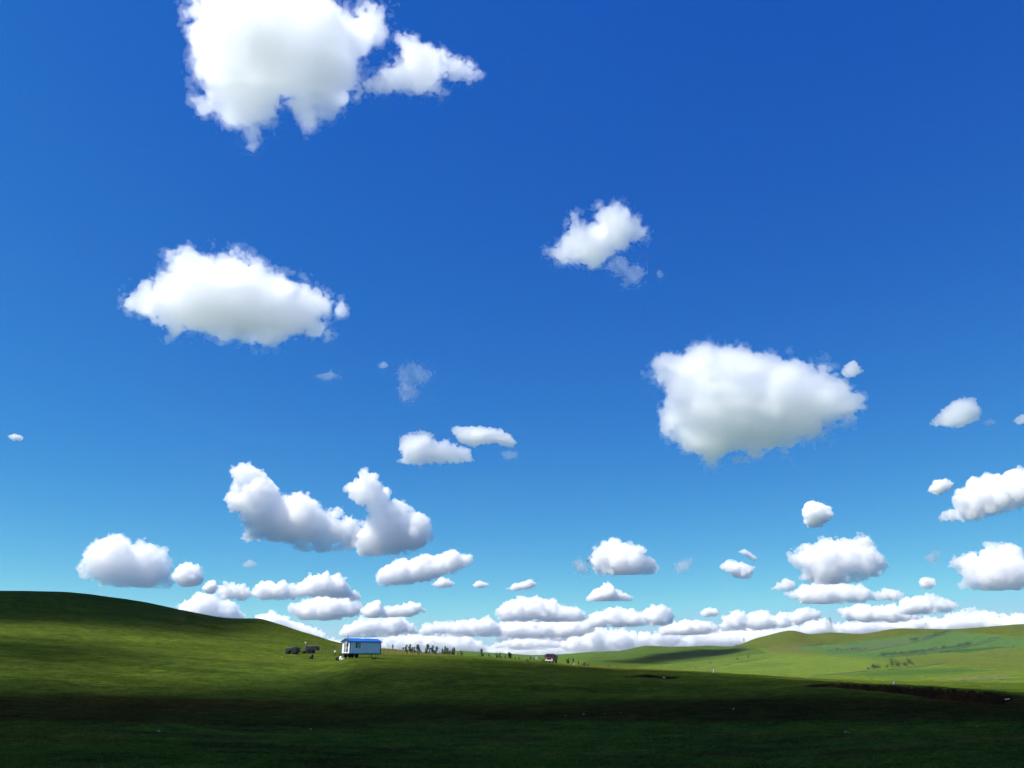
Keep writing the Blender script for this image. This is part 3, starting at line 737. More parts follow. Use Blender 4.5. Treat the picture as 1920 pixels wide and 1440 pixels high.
 ([(1313,1149),(1332,1139),(1350,1149),(1340,1156),(1318,1156)], 'tiny cap cloud above the middle hills', dict(dens=3.5)),
 ([(1680,1174),(1714,1161),(1736,1171),(1730,1184),(1684,1184)], 'small dome just behind the far hill crest', dict(dens=4.5)),
 ([(1335,1202),(1370,1186),(1420,1180),(1470,1186),(1490,1202),(1400,1217)], 'haze-pale cloud foot behind the rounded green hill', dict(dens=4)),
 ([(1739,797),(1760,775),(1785,754),(1805,745),(1827,747),(1840,770),(1837,786),(1810,797),(1795,805),(1775,800)], 'small heap of cloud near the right edge', dict(dens=4.0, rough=1.1)),
 ([(1838,792),(1855,787),(1870,792),(1852,799)], 'thin streak right of the small heap', dict(dens=0.50, wisp=1)),
 ([(1898,790),(1912,778),(1930,774),(1935,792),(1910,797)], 'scrap of cloud touching the right edge', dict(dens=2.5)),
 ([(12,817),(28,813),(46,819),(42,827),(22,826)], 'tiny flat puff by the left edge', dict(dens=3)),
 ([(590,705),(620,698),(638,706),(612,713)], 'thin streak below the lens-shaped cloud', dict(dens=0.45, wisp=1)),
 ([(746,693),(775,685),(808,701),(796,716),(772,718),(784,738),(767,752),(750,743),(753,718)], 'curly faint wisp in the middle of the sky', dict(dens=0.50, wisp=1)),
 ([(707,685),(720,678),(730,686),(716,692)], 'tiny shred left of the curly faint wisp', dict(dens=0.45, wisp=1)),
 ([(1263,1060),(1283,1051),(1300,1047),(1292,1066),(1270,1074)], 'faint shred right of the domed cloud', dict(dens=0.50, wisp=1)),
 ([(452,1060),(470,1049),(484,1060),(468,1065)], 'tiny puff under the two-peaked cumulus', dict(dens=0.60, wisp=1)),
 ([(1733,1046),(1748,1033),(1762,1034),(1752,1057)], 'wispy shred above the layered right-edge cloud', dict(dens=0.50, wisp=1)),
 ([(560,1216),(600,1205),(660,1198),(760,1202),(860,1205),(960,1210),(1060,1212),(1140,1208),(1230,1202),(1330,1200),(1340,1226),(1140,1236),(860,1238),(560,1236)], 'longest palest bank along the bottom of the sky', dict(dens=4, dist=118000)),
 ([(925,1180),(950,1166),(1000,1172),(1050,1168),(1100,1172),(1130,1186),(1100,1206),(1020,1208),(940,1204)], 'grey-white layer between the heaped clouds and the truck', dict(dens=4, dist=114000)),
 ([(1240,1196),(1300,1187),(1380,1178),(1440,1176),(1500,1180),(1520,1196),(1380,1212),(1250,1212)], 'pale bank low behind the rounded hill and middle hills', dict(dens=4, dist=114000)),
 ([(1560,1176),(1640,1166),(1700,1162),(1760,1160),(1800,1166),(1800,1186),(1680,1188),(1560,1192)], 'pale bank along the right hill crest', dict(dens=4, dist=114000)),
]
for poly, label, kw in CL:
    if 'rough' not in kw and max(q[1] for q in poly) > 1000: kw['rough'] = 1.2
    cloud(poly, label, **kw)

# clouds between the sun and the ground, out of the picture overhead: they throw the shade on the land
def shade_cloud(pts, alt, thick, dens, vox=5.0, rough=0.8):
    global NTRI
    up = [(p.x + SUN_DIR.x * (alt - p.z) / SUN_DIR.z, p.y + SUN_DIR.y * (alt - p.z) / SUN_DIR.z) for p in pts]
    cx = sum(p[0] for p in up) / len(up); cy_ = sum(p[1] for p in up) / len(up)
    local = [(x - cx, y - cy_) for x, y in up]
    v, f, rmax, _ = cloud_mesh(local, int(abs(cx) + abs(cy_)), 0, rough, vox, thick, 0.0)
    me = mesh_np('clouds', v, f); NTRI += 2 * len(f)
    me.materials.append(cloud_mat(dens / rmax, 0.82, False))
    ob = link('clouds', me); ob.location = (cx, cy_, alt)
    ob['kind'] = 'stuff'
    return ob
def gp(l): return [at_px(x, y) for x, y in l]
flat_ = lambda x, y: Vector((x, y, height(x, y)))
# the whole foot of the slope in front of the camera
near_edge = gp([(-60, 1280), (100, 1278), (250, 1275), (400, 1268), (560, 1258), (680, 1247), (780, 1240), (860, 1235), (950, 1237), (1040, 1243), (1160, 1251)]) + [at_r(1260, 205), at_r(1330, 195), at_r(1430, 178), at_r(1560, 160), at_r(1700, 146), at_r(1800, 138), at_r(1890, 130), at_r(1990, 124)]
S1 = [flat_(-230, 40), flat_(-150, 104)] + near_edge + [flat_(120, 80), flat_(150, -40), flat_(0, -70), flat_(-150, -60)]
shade_cloud(S1, 2600, 0.5, 3.0, 4.0, 0.3)
# the crest of the left hill
ridge_edge = gp([(-250, 1160), (-60, 1172), (60, 1173), (150, 1175), (230, 1184), (310, 1194), (400, 1199), (470, 1197), (530, 1196)])
S2 = ridge_edge + [at_r(545, 420), at_r(470, 520), at_r(300, 620), at_r(100, 650), at_r(-200, 650)]
shade_cloud(S2, 2600, 0.5, 3.5, 6.0, 0.5)
# the shoulder of the middle hills
S3 = gp([(1075, 1247), (1180, 1248), (1265, 1241), (1335, 1231), (1410, 1217), (1385, 1213.5), (1300, 1216), (1215, 1227), (1130, 1239)])
shade_cloud(S3, 3200, 0.5, 3.5, 14.0, 0.5)
# a thin veil over the foot of the left hill
S4 = gp([(-250, 1200), (-60, 1196), (100, 1192), (230, 1202), (330, 1222), (340, 1240), (250, 1262), (120, 1285), (-60, 1292)])
shade_cloud(S4, 2600, 0.4, 1.6, 5.0, 0.8)
print('CLOUD TRIS', NTRI, 'T', time.time() - T0)
# ------------------------------------------------------------------ materials of the built things
M_WALL = paint('white_panel', (.80, .82, .84), .45, 0, .10, 1.2)
M_TRIM = paint('blue_trim', (.025, .045, .16), .45, 0, .3, 4)
M_ROOF = paint('blue_roof_sheet', (.015, .13, .52), .35, 0, .25, 1.5)
M_STEEL = paint('black_steel', (.018, .018, .020), .55, .2, .4, 6)
M_RUBBER = paint('tyre_rubber', (.016, .016, .017), .9, 0, .3, 8, .2)
M_RIM = paint('grey_rim', (.22, .20, .18), .6, .3, .4, 7)
M_GLASS = paint('dark_pane', (.02, .026, .035), .08, 0, .3, 2)
M_WHITE = paint('white_enamel', (.78, .78, .75), .4, 0, .15, 3)
M_WOOD = paint('weathered_wood', (.16, .12, .085), .85, 0, .45, 5, .3)
M_RUST = paint('rusty_iron', (.11, .05, .03), .8, .2, .5, 6, .2)
M_DKBLUE = paint('faded_dark_paint', (.022, .022, .034), .6, 0, .5, 3)
M_RED = paint('dark_red_paint', (.16, .012, .010), .45, 0, .35, 3)
M_STRAW = paint('pale_sack', (.62, .58, .44), .9, 0, .3, 5, .3)
M_GREY = paint('galvanised_steel', (.33, .34, .35), .5, .6, .25, 3)
M_STONE = paint('pale_stone', (.38, .37, .34), .9, 0, .3, 6, .4)
M_EARTH = paint('dark_earth', (.045, .032, .022), .95, 0, .4, 2, .5)

def wheel(name, parent, x, y, z, r, w, m_rim=None):
    t = MB().lathe((x, y - w / 2, z), (0, 1, 0), [(0, r * .62), (0, r * .90), (w * .18, r), (w * .82, r), (w, r * .90), (w, r * .62)], 18).build(name, M_RUBBER, parent, True)
    MB().lathe((x, y - w * .42, z), (0, 1, 0), [(0, r * .20), (0.02, r * .60), (w * .80, r * .60), (w * .84, r * .20)], 14).build('rim', m_rim or M_RIM, t, True)
    return t

# ------------------------------------------------------------------ the cabin on wheels
HZ = at_r(676, 177.5)
cabin = empty('cabin', HZ, R(44)); cabin.scale = (.95, .95, .95)
tag(cabin, 'white prefab cabin on wheels with bright blue gabled roof', 'cabin')
LX, WY, F0, F1 = 4.0, 1.6, .92, 3.38        # half length, half width, floor and eaves heights
RZ = F1 + .52
hx = [(-1.30, -0.04), (0.0, -0.0)]
# walls with openings cut as separate pieces
wl_ = cabin
wx0, wx1, wz0, wz1 = -2.62, -1.42, 1.95, 3.22   # window opening in the long front wall
def wall_part(boxes, name='wall'):
    mb = MB()
    for b in boxes: mb.box(*b)
    return mb.build(name, M_WALL, cabin)
wall_part([(-LX, wx0, -WY, -WY + .08, F0, F1), (wx1, LX, -WY, -WY + .08, F0, F1), (wx0, wx1, -WY, -WY + .08, F0, wz0), (wx0, wx1, -WY, -WY + .08, wz1, F1)], 'front_wall')
wall_part([(-LX, LX, WY - .08, WY, F0, F1)], 'back_wall')
dy0, dy1, dz1 = -.98, .78, 3.10
gw = MB()
gw.box(-LX, -LX + .08, -WY + .08, dy0, F0, F1); gw.box(-LX, -LX + .08, dy1, WY - .08, F0, F1); gw.box(-LX, -LX + .08, dy0, dy1, dz1, F1)
gw.prism([(-WY, F1 + .001), (WY, F1 + .001), (0, RZ - .03)], 'x', -LX, -LX + .08)
gw.build('end_wall', M_WALL, cabin)
gw = MB(); gw.box(LX - .08, LX, -WY + .08, WY - .08, F0, F1); gw.prism([(-WY, F1 + .001), (WY, F1 + .001), (0, RZ - .03)], 'x', LX - .08, LX)
gw.build('end_wall', M_WALL, cabin)
# panel joints of the long wall
for k in range(1, 8):
    x = -LX + k * 1.0
    if wx0 - .1 < x < wx1 + .1: continue
    MB().box(x - .018, x + .018, -WY - .014, -WY - .001, F0 + .13, F1 - .09).build('joint_cover', M_WALL, cabin)
# corner posts and base rail
for sx in (-1, 1):
    for sy in (-1, 1):
        a, b = (sx * LX - .075, sx * LX + .075)
        c, d = (sy * WY - .075, sy * WY + .075)
        MB().box(a, b, c, d, F0 - .02, F1 + .02, .01).build('corner_post', M_TRIM, cabin)
MB().box(-LX + .076, LX - .076, -WY - .035, -WY - .002, F0 - .015, F0 + .12).build('base_rail', M_WALL, cabin)
MB().box(-LX + .076, LX - .076, -WY - .03, -WY - .002, F1 - .08, F1 + .02).build('top_rail', M_TRIM, cabin)
# roof of folded sheet: two slopes with standing ribs
OV = .28
for sy in (-1, 1):
    e = F1 + .02 - OV * .5 / WY
    slope_ = MB().prism([(0, RZ + .02), (0, RZ + .07), (sy * (WY + OV), e + .05), (sy * (WY + OV), e)], 'x', -LX - OV, LX + OV).build('roof', M_ROOF, cabin)
    ribs = 17
    for k in range(ribs):
        x = -LX - OV + .05 + k * (2 * (LX + OV) - .14) / (ribs - 1)
        MB().prism([(sy * .03, RZ + .068), (sy * .03, RZ + .10), (sy * (WY + OV - .01), e + .085), (sy * (WY + OV - .01), e + .048)], 'x', x, x + .04).build('rib', M_ROOF, slope_)
MB().prism([(-.16, RZ + .055), (0, RZ + .125), (.16, RZ + .055), (0, RZ + .10)], 'x', -LX - OV - .01, LX + OV + .01).build('ridge_cap', M_ROOF, cabin)
for sy in (-1, 1):
    MB().box(-LX - OV, LX + OV, sy * (WY + OV + .012) - .01, sy * (WY + OV + .012) + .01, F1 - .17, F1 + .012).build('fascia', M_TRIM, cabin)
for sx in (-1, 1):
    x = sx * (LX + OV + .012)
    MB().prism([(-WY - OV, F1 - .14), (-WY - OV, F1 + .0), (0, RZ + .05), (WY + OV, F1 + .0), (WY + OV, F1 - .14), (0, RZ - .09)], 'x', x - .01, x + .01).build('gable_board', M_TRIM, cabin)
# window of the long wall: dark open half, blue-grey shut half
win = MB()
for b in ((wx0, wx1, wz0, wz0 + .06), (wx0, wx1, wz1 - .06, wz1), (wx0, wx0 + .06, wz0 + .06, wz1 - .06), (wx1 - .06, wx1, wz0 + .06, wz1 - .06), ((wx0 + wx1) / 2 - .05, (wx0 + wx1) / 2 + .05, wz0 + .06, wz1 - .06)):
    win.box(b[0], b[1], -WY - .03, -WY + .05, b[2], b[3])
window = win.build('window', M_WHITE, cabin)
MB().box(wx0 + .06, (wx0 + wx1) / 2 - .05, -WY + .03, -WY + .045, wz0 + .06, wz1 - .06).build('pane', M_GLASS, window)
MB().box((wx0 + wx1) / 2 + .05, wx1 - .06, -WY + .0, -WY + .015, wz0 + .06, wz1 - .06).build('pane', paint('curtained_pane', (.30, .34, .40), .15, 0, .1, 2), window)
MB().box(wx1 + .02, wx1 + .09, -WY - .05, -WY - .002, wz0 - .05, wz1 + .02).build('shutter_edge', M_TRIM, window)
# the double glazed entrance in the end wall
for k, (a, b) in enumerate(((dy0, -.11), (-.09, dy1))):
    d = MB(); x0, x1 = -LX - .03, -LX + .05
    d.box(x0, x1, a, a + .09, F0 + .02, dz1); d.box(x0, x1, b - .09, b, F0 + .02, dz1)
    d.box(x0, x1, a + .09, b - .09, F0 + .02, F0 + .22); d.box(x0, x1, a + .09, b - .09, dz1 - .12, dz1); d.box(x0, x1, a + .09, b - .09, 1.95, 2.05)
    door = d.build('door', M_WHITE, cabin)
    for z0, z1 in ((F0 + .22, 1.95), (2.05, dz1 - .12)):
        MB().box(-LX + .0, -LX + .012, a + .09, b - .09, z0, z1).build('pane', paint('door_pane', (.20, .24, .28), .1, 0, .2, 2) if k else M_GLASS, door)
    MB().tube((x0 - .05, (b - .14) if k == 0 else (a + .14), 2.0), (x0 - .05, (b - .14) if k == 0 else (a + .14), 2.16), .02).build('handle', M_STEEL, door)
MB().box(-LX - .05, -LX - .002, dy0 - .08, dy1 + .08, dz1 + .01, dz1 + .09).build('door_lintel', M_TRIM, cabin)
# stove pipe up the end wall
pipe = MB(); pipe.tube((-LX - .20, -.86, 2.75), (-LX - .20, -.86, RZ + .55), .075, n=12); pipe.tube((-LX + .0, -.86, 2.83), (-LX - .20, -.86, 2.83), .07, n=12)
sp_ = pipe.build('stove_pipe', M_STEEL, cabin, True)
MB().lathe((-LX - .20, -.86, RZ + .57), (0, 0, 1), [(0, .13), (.02, .14), (.10, .02)], 12).build('pipe_cap', M_STEEL, sp_, True)
# chassis
ch = MB()
for y in (-1.1, 1.1): ch.box(-LX - .35, LX + .42, y - .07, y + .07, F0 - .22, F0 - .035)
for k in range(9):
    x = -LX - .2 + k * 1.03
    ch.box(x, x + .1, -WY - .02, WY + .02, F0 - .10, F0 - .025)
chassis = ch.build('chassis', M_STEEL, cabin)
MB().box(-LX - .04, LX + .40, -WY - .06, -WY + .04, F0 - .14, F0 - .03).build('side_rail', M_STEEL, chassis)
MB().box(-LX - 1.55, -LX - .36, -.06, .06, F0 - .20, F0 - .08).tube((-LX - .36, -1.0, F0 - .14), (-LX - 1.5, 0, F0 - .14), .05).tube((-LX - .36, 1.0, F0 - .14), (-LX - 1.5, 0, F0 - .14), .05).build('drawbar', M_STEEL, chassis)
MB().tube((-LX - 1.4, 0, F0 - .14), (-LX - 1.4, 0, -.02), .05).build('prop', M_STEEL, chassis)
for x in (-3.05, -2.0):
    for y in (-1.32, 1.32): wheel('wheel', cabin, x, y, .45, .46, .24)
    MB().tube((x, -1.2, .45), (x, 1.2, .45), .05).build('axle', M_STEEL, chassis)
for x in (1.95, 2.95, 3.6):
    for y in (-1.3, 1.25): MB().tube((x, y, F0 - .12), (x, y, -.12), .035).box(x - .1, x + .1, y - .1, y + .1, -.12, -.02).build('prop', M_STEEL, chassis)
st = MB()
for k in range(3): st.box(-LX - .42 - .24 * (2 - k), -LX - .20 - .24 * (2 - k), -.7, .5, .22 + .26 * k, .27 + .26 * k)
for y in (-.68, .44): st.prism([(-LX - .92, -.05), (-LX - .84, -.05), (-LX - .22, .78), (-LX - .32, .78)], 'y', y, y + .05)
st.build('steps', M_WOOD, cabin)

# ------------------------------------------------------------------ things round the cabin
def ground_pt(px, py, r=None):
    return at_r(px, r) if r else at_px(px, py)
# wash stand left of the door
p = at_r(627, 178)
ws = empty('wash_stand', p, R(20)); tag(ws, 'spindly wash stand with white basin left of the cabin door', 'wash stand')
for a in (0, 2.1, 4.2): MB().tube((.32 * math.cos(a), .32 * math.sin(a), -.05), (.14 * math.cos(a), .14 * math.sin(a), 1.25), .022, n=6).build('leg', M_RUST, ws)
MB().box(-.10, 1.0, -.18, .18, 1.02, 1.06).build('shelf', M_WOOD, ws)
MB().tube((.95, .0, -.05), (.95, 0, 1.02), .03, n=6).build('leg', M_RUST, ws)
MB().lathe((0, 0, 1.22), (0, 0, 1), [(0, .10), (.04, .20), (.15, .27), (.17, .29), (.15, .25)], 16).build('basin', M_WHITE, ws, True)
MB().lathe((0, .02, 1.42), (0, 0, 1), [(0, .13), (.05, .16), (.26, .16), (.32, .06)], 12).build('water_can', M_WHITE, ws, True)
# dark crate and sacks in front
p = at_r(633, 171)
o = MB(); o.box(-.36, .36, -.3, .3, .0, .06)
for z in (.10, .30, .50): o.box(-.38, .38, -.32, -.28, z, z + .15); o.box(-.38, .38, .28, .32, z, z + .15); o.box(-.38, -.34, -.279, .279, z, z + .15); o.box(.34, .38, -.279, .279, z, z + .15)
o.box(-.34, -.28, -.28, -.22, .0, .66); o.box(.28, .34, -.28, -.22, .0, .66); o.box(-.34, -.28, .22, .28, .0, .66); o.box(.28, .34, .22, .28, .0, .66)
c_ = o.build('slatted_crate', M_STEEL); c_.location = p; c_.rotation_euler = (0, 0, .5); tag(c_, 'dark slatted crate on the grass before the cabin steps', 'crate')
def sack(name, px, r, s, label, m, rz=0):
    rr = random.Random(int(px * 10))
    bm = bmesh.new(); bmesh.ops.create_icosphere(bm, subdivisions=3, radius=1.0)
    for v in bm.verts:
        k = 1 + .10 * math.sin(5 * v.co.x + px) * math.cos(4 * v.co.y) + rr.uniform(-.03, .03)
        v.co = Vector((v.co.x * s[0] * k, v.co.y * s[1] * k, max(v.co.z, -.55) * s[2] * k + s[2] * .52))
    me = bpy.data.meshes.new(name); bm.to_mesh(me); bm.free(); me.materials.append(m)
    for f in me.polygons: f.use_smooth = True
    ob = link(name, me); ob.location = at_r(px, r); ob.rotation_euler = (0, 0, rz); tag(ob, label, 'sack'); return ob
sack('sack', 638.6, 170.5, (.34, .28, .50), 'white bulging sack leaning by the dark crate', M_WHITE, .3)
sack('sack', 642.6, 169.5, (.50, .26, .24), 'straw-coloured sack lying flat right of the white sack', M_STRAW, 1.0)
# dark trough near the right end
p = at_r(701.5, 169.5)
t = MB().prism([(-.55, .32), (-.40, .02), (.40, .02), (.55, .32), (.49, .32), (.36, .07), (-.36, .07), (-.49, .32)], 'y', -.22, .22)
t.prism([(-.50, .31), (-.37, .06), (.37, .06), (.50, .31)], 'y', -.22, -.19); t.prism([(-.50, .31), (-.37, .06), (.37, .06), (.50, .31)], 'y', .19, .22)
o = t.build('feed_trough', M_STEEL); o.location = p; o.rotation_euler = (0, 0, .2); tag(o, 'small black trough on the grass before the right end of the cabin', 'trough')
# oil drum
p = at_px(583.5, 1235)
dr = empty('oil_drum', p); tag(dr, 'black drum standing in front of the loaded wagon', 'drum')
MB().lathe((0, 0, -.03), (0, 0, 1), [(0, .36), (.02, .39), (.30, .39), (.32, .41), (.34, .39), (.60, .39), (.62, .41), (.64, .39), (.93, .39), (.95, .37), (.93, .35)], 20).build('body', M_STEEL, dr, True)
MB().lathe((.16, .1, .90), (0, 0, 1), [(0, .05), (.03, .05), (.035, .02)], 8).build('bung', M_RIM, dr)

# ------------------------------------------------------------------ the tractor, facing left
p = at_px(548.5, 1226.3, 150)
tr = empty('tractor', p, R(-6)); tr.scale = (1.08,) * 3; tag(tr, 'small black tractor facing left on the lit slope', 'tractor')
MB().box(-1.55, -.15, -.36, .36, .62, 1.28, .06).build('bonnet', M_DKBLUE, tr)
MB().box(-1.62, -1.555, -.32, .32, .66, 1.22, .015).build('grille', M_STEEL, tr)
MB().box(-1.4, .75, -.20, .20, .42, .62).build('frame', M_STEEL, tr)
MB().box(-1.66, -1.2, -.52, .52, .40, .60).build('front_axle', M_STEEL, tr)
for y in (-.62, .62): wheel('front_wheel', tr, -1.15, y, .40, .42, .22)
for y in (-.72, .72):
    w = wheel('rear_wheel', tr, .52, y, .68, .70, .36)
    for k in range(14):
        a = k * 2 * math.pi / 14
        mb = MB(); c, s_ = math.cos(a), math.sin(a)
        mb.add([(.52 + c * .69 - s_ * .05, y - .17, .68 + s_ * .69 + c * .05), (.52 + c * .69 + s_ * .05, y - .17, .68 + s_ * .69 - c * .05), (.52 + c * .69 + s_ * .05, y + .17, .68 + s_ * .69 - c * .05), (.52 + c * .69 - s_ * .05, y + .17, .68 + s_ * .69 + c * .05),
                (.52 + c * .74 - s_ * .04, y - .17, .68 + s_ * .74 + c * .04), (.52 + c * .74 + s_ * .04, y - .17, .68 + s_ * .74 - c * .04), (.52 + c * .74 + s_ * .04, y + .17, .68 + s_ * .74 - c * .04), (.52 + c * .74 - s_ * .04, y + .17, .68 + s_ * .74 + c * .04)],
               [(0, 1, 2, 3), (4, 7, 6, 5), (0, 4, 5, 1), (1, 5, 6, 2), (2, 6, 7, 3), (3, 7, 4, 0)])
        mb.build('lug', M_RUBBER, w)
    mb = MB()
    arc = [(.52 + .82 * math.cos(t), .68 + .82 * math.sin(t)) for t in np.linspace(.25, 2.75, 12)]
    inn = [(.52 + .79 * math.cos(t), .68 + .79 * math.sin(t)) for t in np.linspace(2.75, .25, 12)]
    mb.prism(arc + inn, 'y', y - .2, y + .2).build('fender', M_DKBLUE, tr)
MB().tube((-1.25, .18, 1.27), (-1.25, .18, 2.0), .035).build('exhaust_pipe', M_STEEL, tr)
MB().box(.45, .85, -.22, .22, 1.05, 1.14, .02).box(.80, .87, -.22, .22, 1.141, 1.45).build('seat', M_STEEL, tr)
stw = MB(); stw.tube((-.18, 0, 1.20), (.12, 0, 1.52), .02)
for k in range(16):
    a0, a1 = k * math.pi / 8, (k + 1) * math.pi / 8
    q = lambda a: (.12 + .12 * math.cos(a) * .72, .19 * math.sin(a), 1.52 - .12 * math.cos(a) * .9)
    stw.tube(q(a0), q(a1), .014, n=5)
stw.build('steering_wheel', M_GREY, tr)
for y in (-.24, .24): MB().lathe((-1.60, y, 1.16), (-1, 0, 0), [(0, .07), (.05, .09), (.07, .09)], 10).build('headlight', M_GREY, tr)
# low hitch trailer with stakes between tractor and wagon
p = at_px(566, 1225, 150)
ft = empty('flat_trailer', p, R(-4)); ft.scale = (1.08,) * 3; tag(ft, 'low flat trailer with upright stakes behind the tractor', 'trailer')
MB().box(-1.1, 1.1, -.6, .6, .40, .50, .01).build('deck', M_STEEL, ft)
MB().tube((-1.1, 0, .45), (-1.75, 0, .50), .04).build('drawbar', M_STEEL, ft)
for x in (-.95, -.55, .15, .95):
    for y in (-.57, .57): MB().tube((x, y, .50), (x + .03, y, 1.28 + .1 * math.sin(x * 9)), .03, n=6).build('stake', M_WOOD, ft)
for y in (-.52, .52): wheel('wheel', ft, .35, y, .28, .29, .16)
# satellite dish on a pole
p = at_px(570.2, 1222.5, 150)
sd = empty('satellite_dish', p, R(15)); tag(sd, 'white dish on a thin pole behind the flat trailer', 'satellite dish')
MB().tube((0, 0, -.1), (0, 0, 2.25), .035).build('pole', M_GREY, sd)
MB().lathe((0, -.02, 2.20), (-.25, -.35, .9), [(0, .03), (.03, .12), (.07, .20), (.085, .21), (.06, .13)], 18).build('dish', M_WHITE, sd, True)
MB().tube((0, -.05, 2.25), (-.12, -.22, 2.66), .012, n=5).build('feed_arm', M_STEEL, sd)
# the loaded wagon
p = at_px(584, 1225, 150)
wg = empty('wagon', p, R(-7)); wg.scale = (1.08,) * 3; tag(wg, 'dark box wagon heaped with bundles, right of the tractor', 'wagon')
MB().box(-1.45, 1.35, -.75, .75, .62, .72).build('floor', M_STEEL, wg)
for y in (-.75, .70):
    for k in range(3): MB().box(-1.45, 1.35, y, y + .05, .725 + .26 * k, .965 + .26 * k).build('plank', M_DKBLUE, wg)
for x in (-1.45, 1.30):
    for k in range(3): MB().box(x, x + .05, -.698, .698, .725 + .26 * k, .965 + .26 * k).build('plank', M_DKBLUE, wg)
for x in (-1.2, -.4, .4, 1.2):
    for y in (-.80, .752): MB().box(x - .04, x + .04, y, y + .05, .60, 1.50).build('stake', M_STEEL, wg)
for x in (-.72, .05):
    for y in (-.60, .60): wheel('wheel', wg, x, y, .40, .41, .20)
MB().tube((-1.45, 0, .62), (-2.2, 0, .48), .045).build('drawbar', M_STEEL, wg)
MB().box(1.351, 1.38, .45, .65, .80, .95).build('tail_light', M_RED, wg)
for k, (x, y, s) in enumerate(((-.35, -.2, .33), (.15, .1, .30), (.55, -.25, .28), (.85, .2, .24), (-.8, .15, .22), (.2, -.4, .25))):
    bm = bmesh.new(); bmesh.ops.create_icosphere(bm, subdivisions=2, radius=s)
    for v in bm.verts: v.co = Vector((v.co.x * 1.15, v.co.y, v.co.z * .75)) * (1 + .12 * math.sin(9 * v.co.x + k) + .1 * math.cos(11 * v.co.y + 2 * k))
    me = bpy.data.meshes.new('bundle'); bm.to_mesh(me); bm.free(); me.materials.append(M_DKBLUE if k % 3 else M_RUST)
    ob = link('bundle', me, wg); ob.location = (x, y, 1.46 + .06 * (k % 2))
MB().tube((.10, .3, 1.4), (.12, .3, 2.0), .03).build('pole', M_STEEL, wg)

# ------------------------------------------------------------------ fence
fence = empty('fence', at_r(700, 222)); tag(fence, 'thin wooden post fence running behind the cabin', 'fence')
FP = []
for px, r, h in ((597, 213, 1.35), (602, 214, 1.75), (612.5, 216, 1.7), (623, 217, 1.45), (632, 218, 1.5), (713.5, 222, 1.55), (719, 223, 1.75), (727, 224, 1.7), (740, 225, 1.4), (754.6, 226, 1.95), (763, 227, 1.3), (772.6, 228, 1.6), (784, 229, 1.5), (789.5, 230, 1.35), (806, 232, 1.1), (823, 234, 1.2), (842, 236, 1.1)):
    p = at_r(px, r); FP.append((p, h))
    lean = random.uniform(-.06, .06)
    pm = MB().tube((0, 0, -.25), (lean * h, random.uniform(-.03, .03), h), .075, .06, n=7).build('post', M_WOOD, fence)
    pm.location = p - fence.location
wire = MB()
for (a, ha), (b, hb) in zip(FP, FP[1:]):
    for t in (.35, .62, .9): wire.tube(a + Vector((0, 0, 1.3 * t)) - fence.location, b + Vector((0, 0, 1.3 * t)) - fence.location, .006, n=4)
wire.build('wire', M_GREY, fence)
# electric box on the tall post
p = at_r(754.9, 225.6) + Vector((0, 0, 1.45))
o = MB().box(-.18, .18, -.12, .12, 0, .42, .02).prism([(-.22, .42), (0, .52), (.22, .42)], 'y', -.15, .15).build('meter_box', M_STEEL); o.location = p; tag(o, 'dark box fixed to the tall fence post right of the cabin', 'box')

# ------------------------------------------------------------------ trees
def leaf_mat(name, c):
    m, N, L = new_mat(name)
    out = N.new('ShaderNodeOutputMaterial'); b = N.new('ShaderNodeBsdfPrincipled'); tl = N.new('ShaderNodeBsdfTranslucent'); mx = N.new('ShaderNodeMixShader')
    oi = N.new('ShaderNodeObjectInfo'); ge = N.new('ShaderNodeNewGeometry'); nz = N.new('ShaderNodeTexNoise'); nz.inputs['Scale'].default_value = .9
    cr = N.new('ShaderNodeValToRGB'); e = cr.color_ramp.elements
    e[0].position, e[0].color, e[1].position, e[1].color = .3, tuple(x * .6 for x in c) + (1,), .7, tuple(x * 1.35 for x in c) + (1,)
    L.new(ge.outputs['Position'], nz.inputs['Vector']); L.new(nz.outputs['Fac'], cr.inputs[0])
    L.new(cr.outputs[0], b.inputs['Base Color']); L.new(cr.outputs[0], tl.inputs[0]); b.inputs['Roughness'].default_value = .7
    mx.inputs[0].default_value = .25; L.new(b.outputs[0], mx.inputs[1]); L.new(tl.outputs[0], mx.inputs[2]); L.new(mx.outputs[0], out.inputs['Surface'])
    return m
M_LEAF1 = leaf_mat('poplar_leaf', (.062, .115, .050)); M_LEAF2 = leaf_mat('elm_leaf', (.050, .082, .026)); M_LEAF3 = leaf_mat('far_leaf', (.060, .115, .055))
M_BARK = paint('bark', (.075, .058, .042), .95, 0, .4, 4, .3)
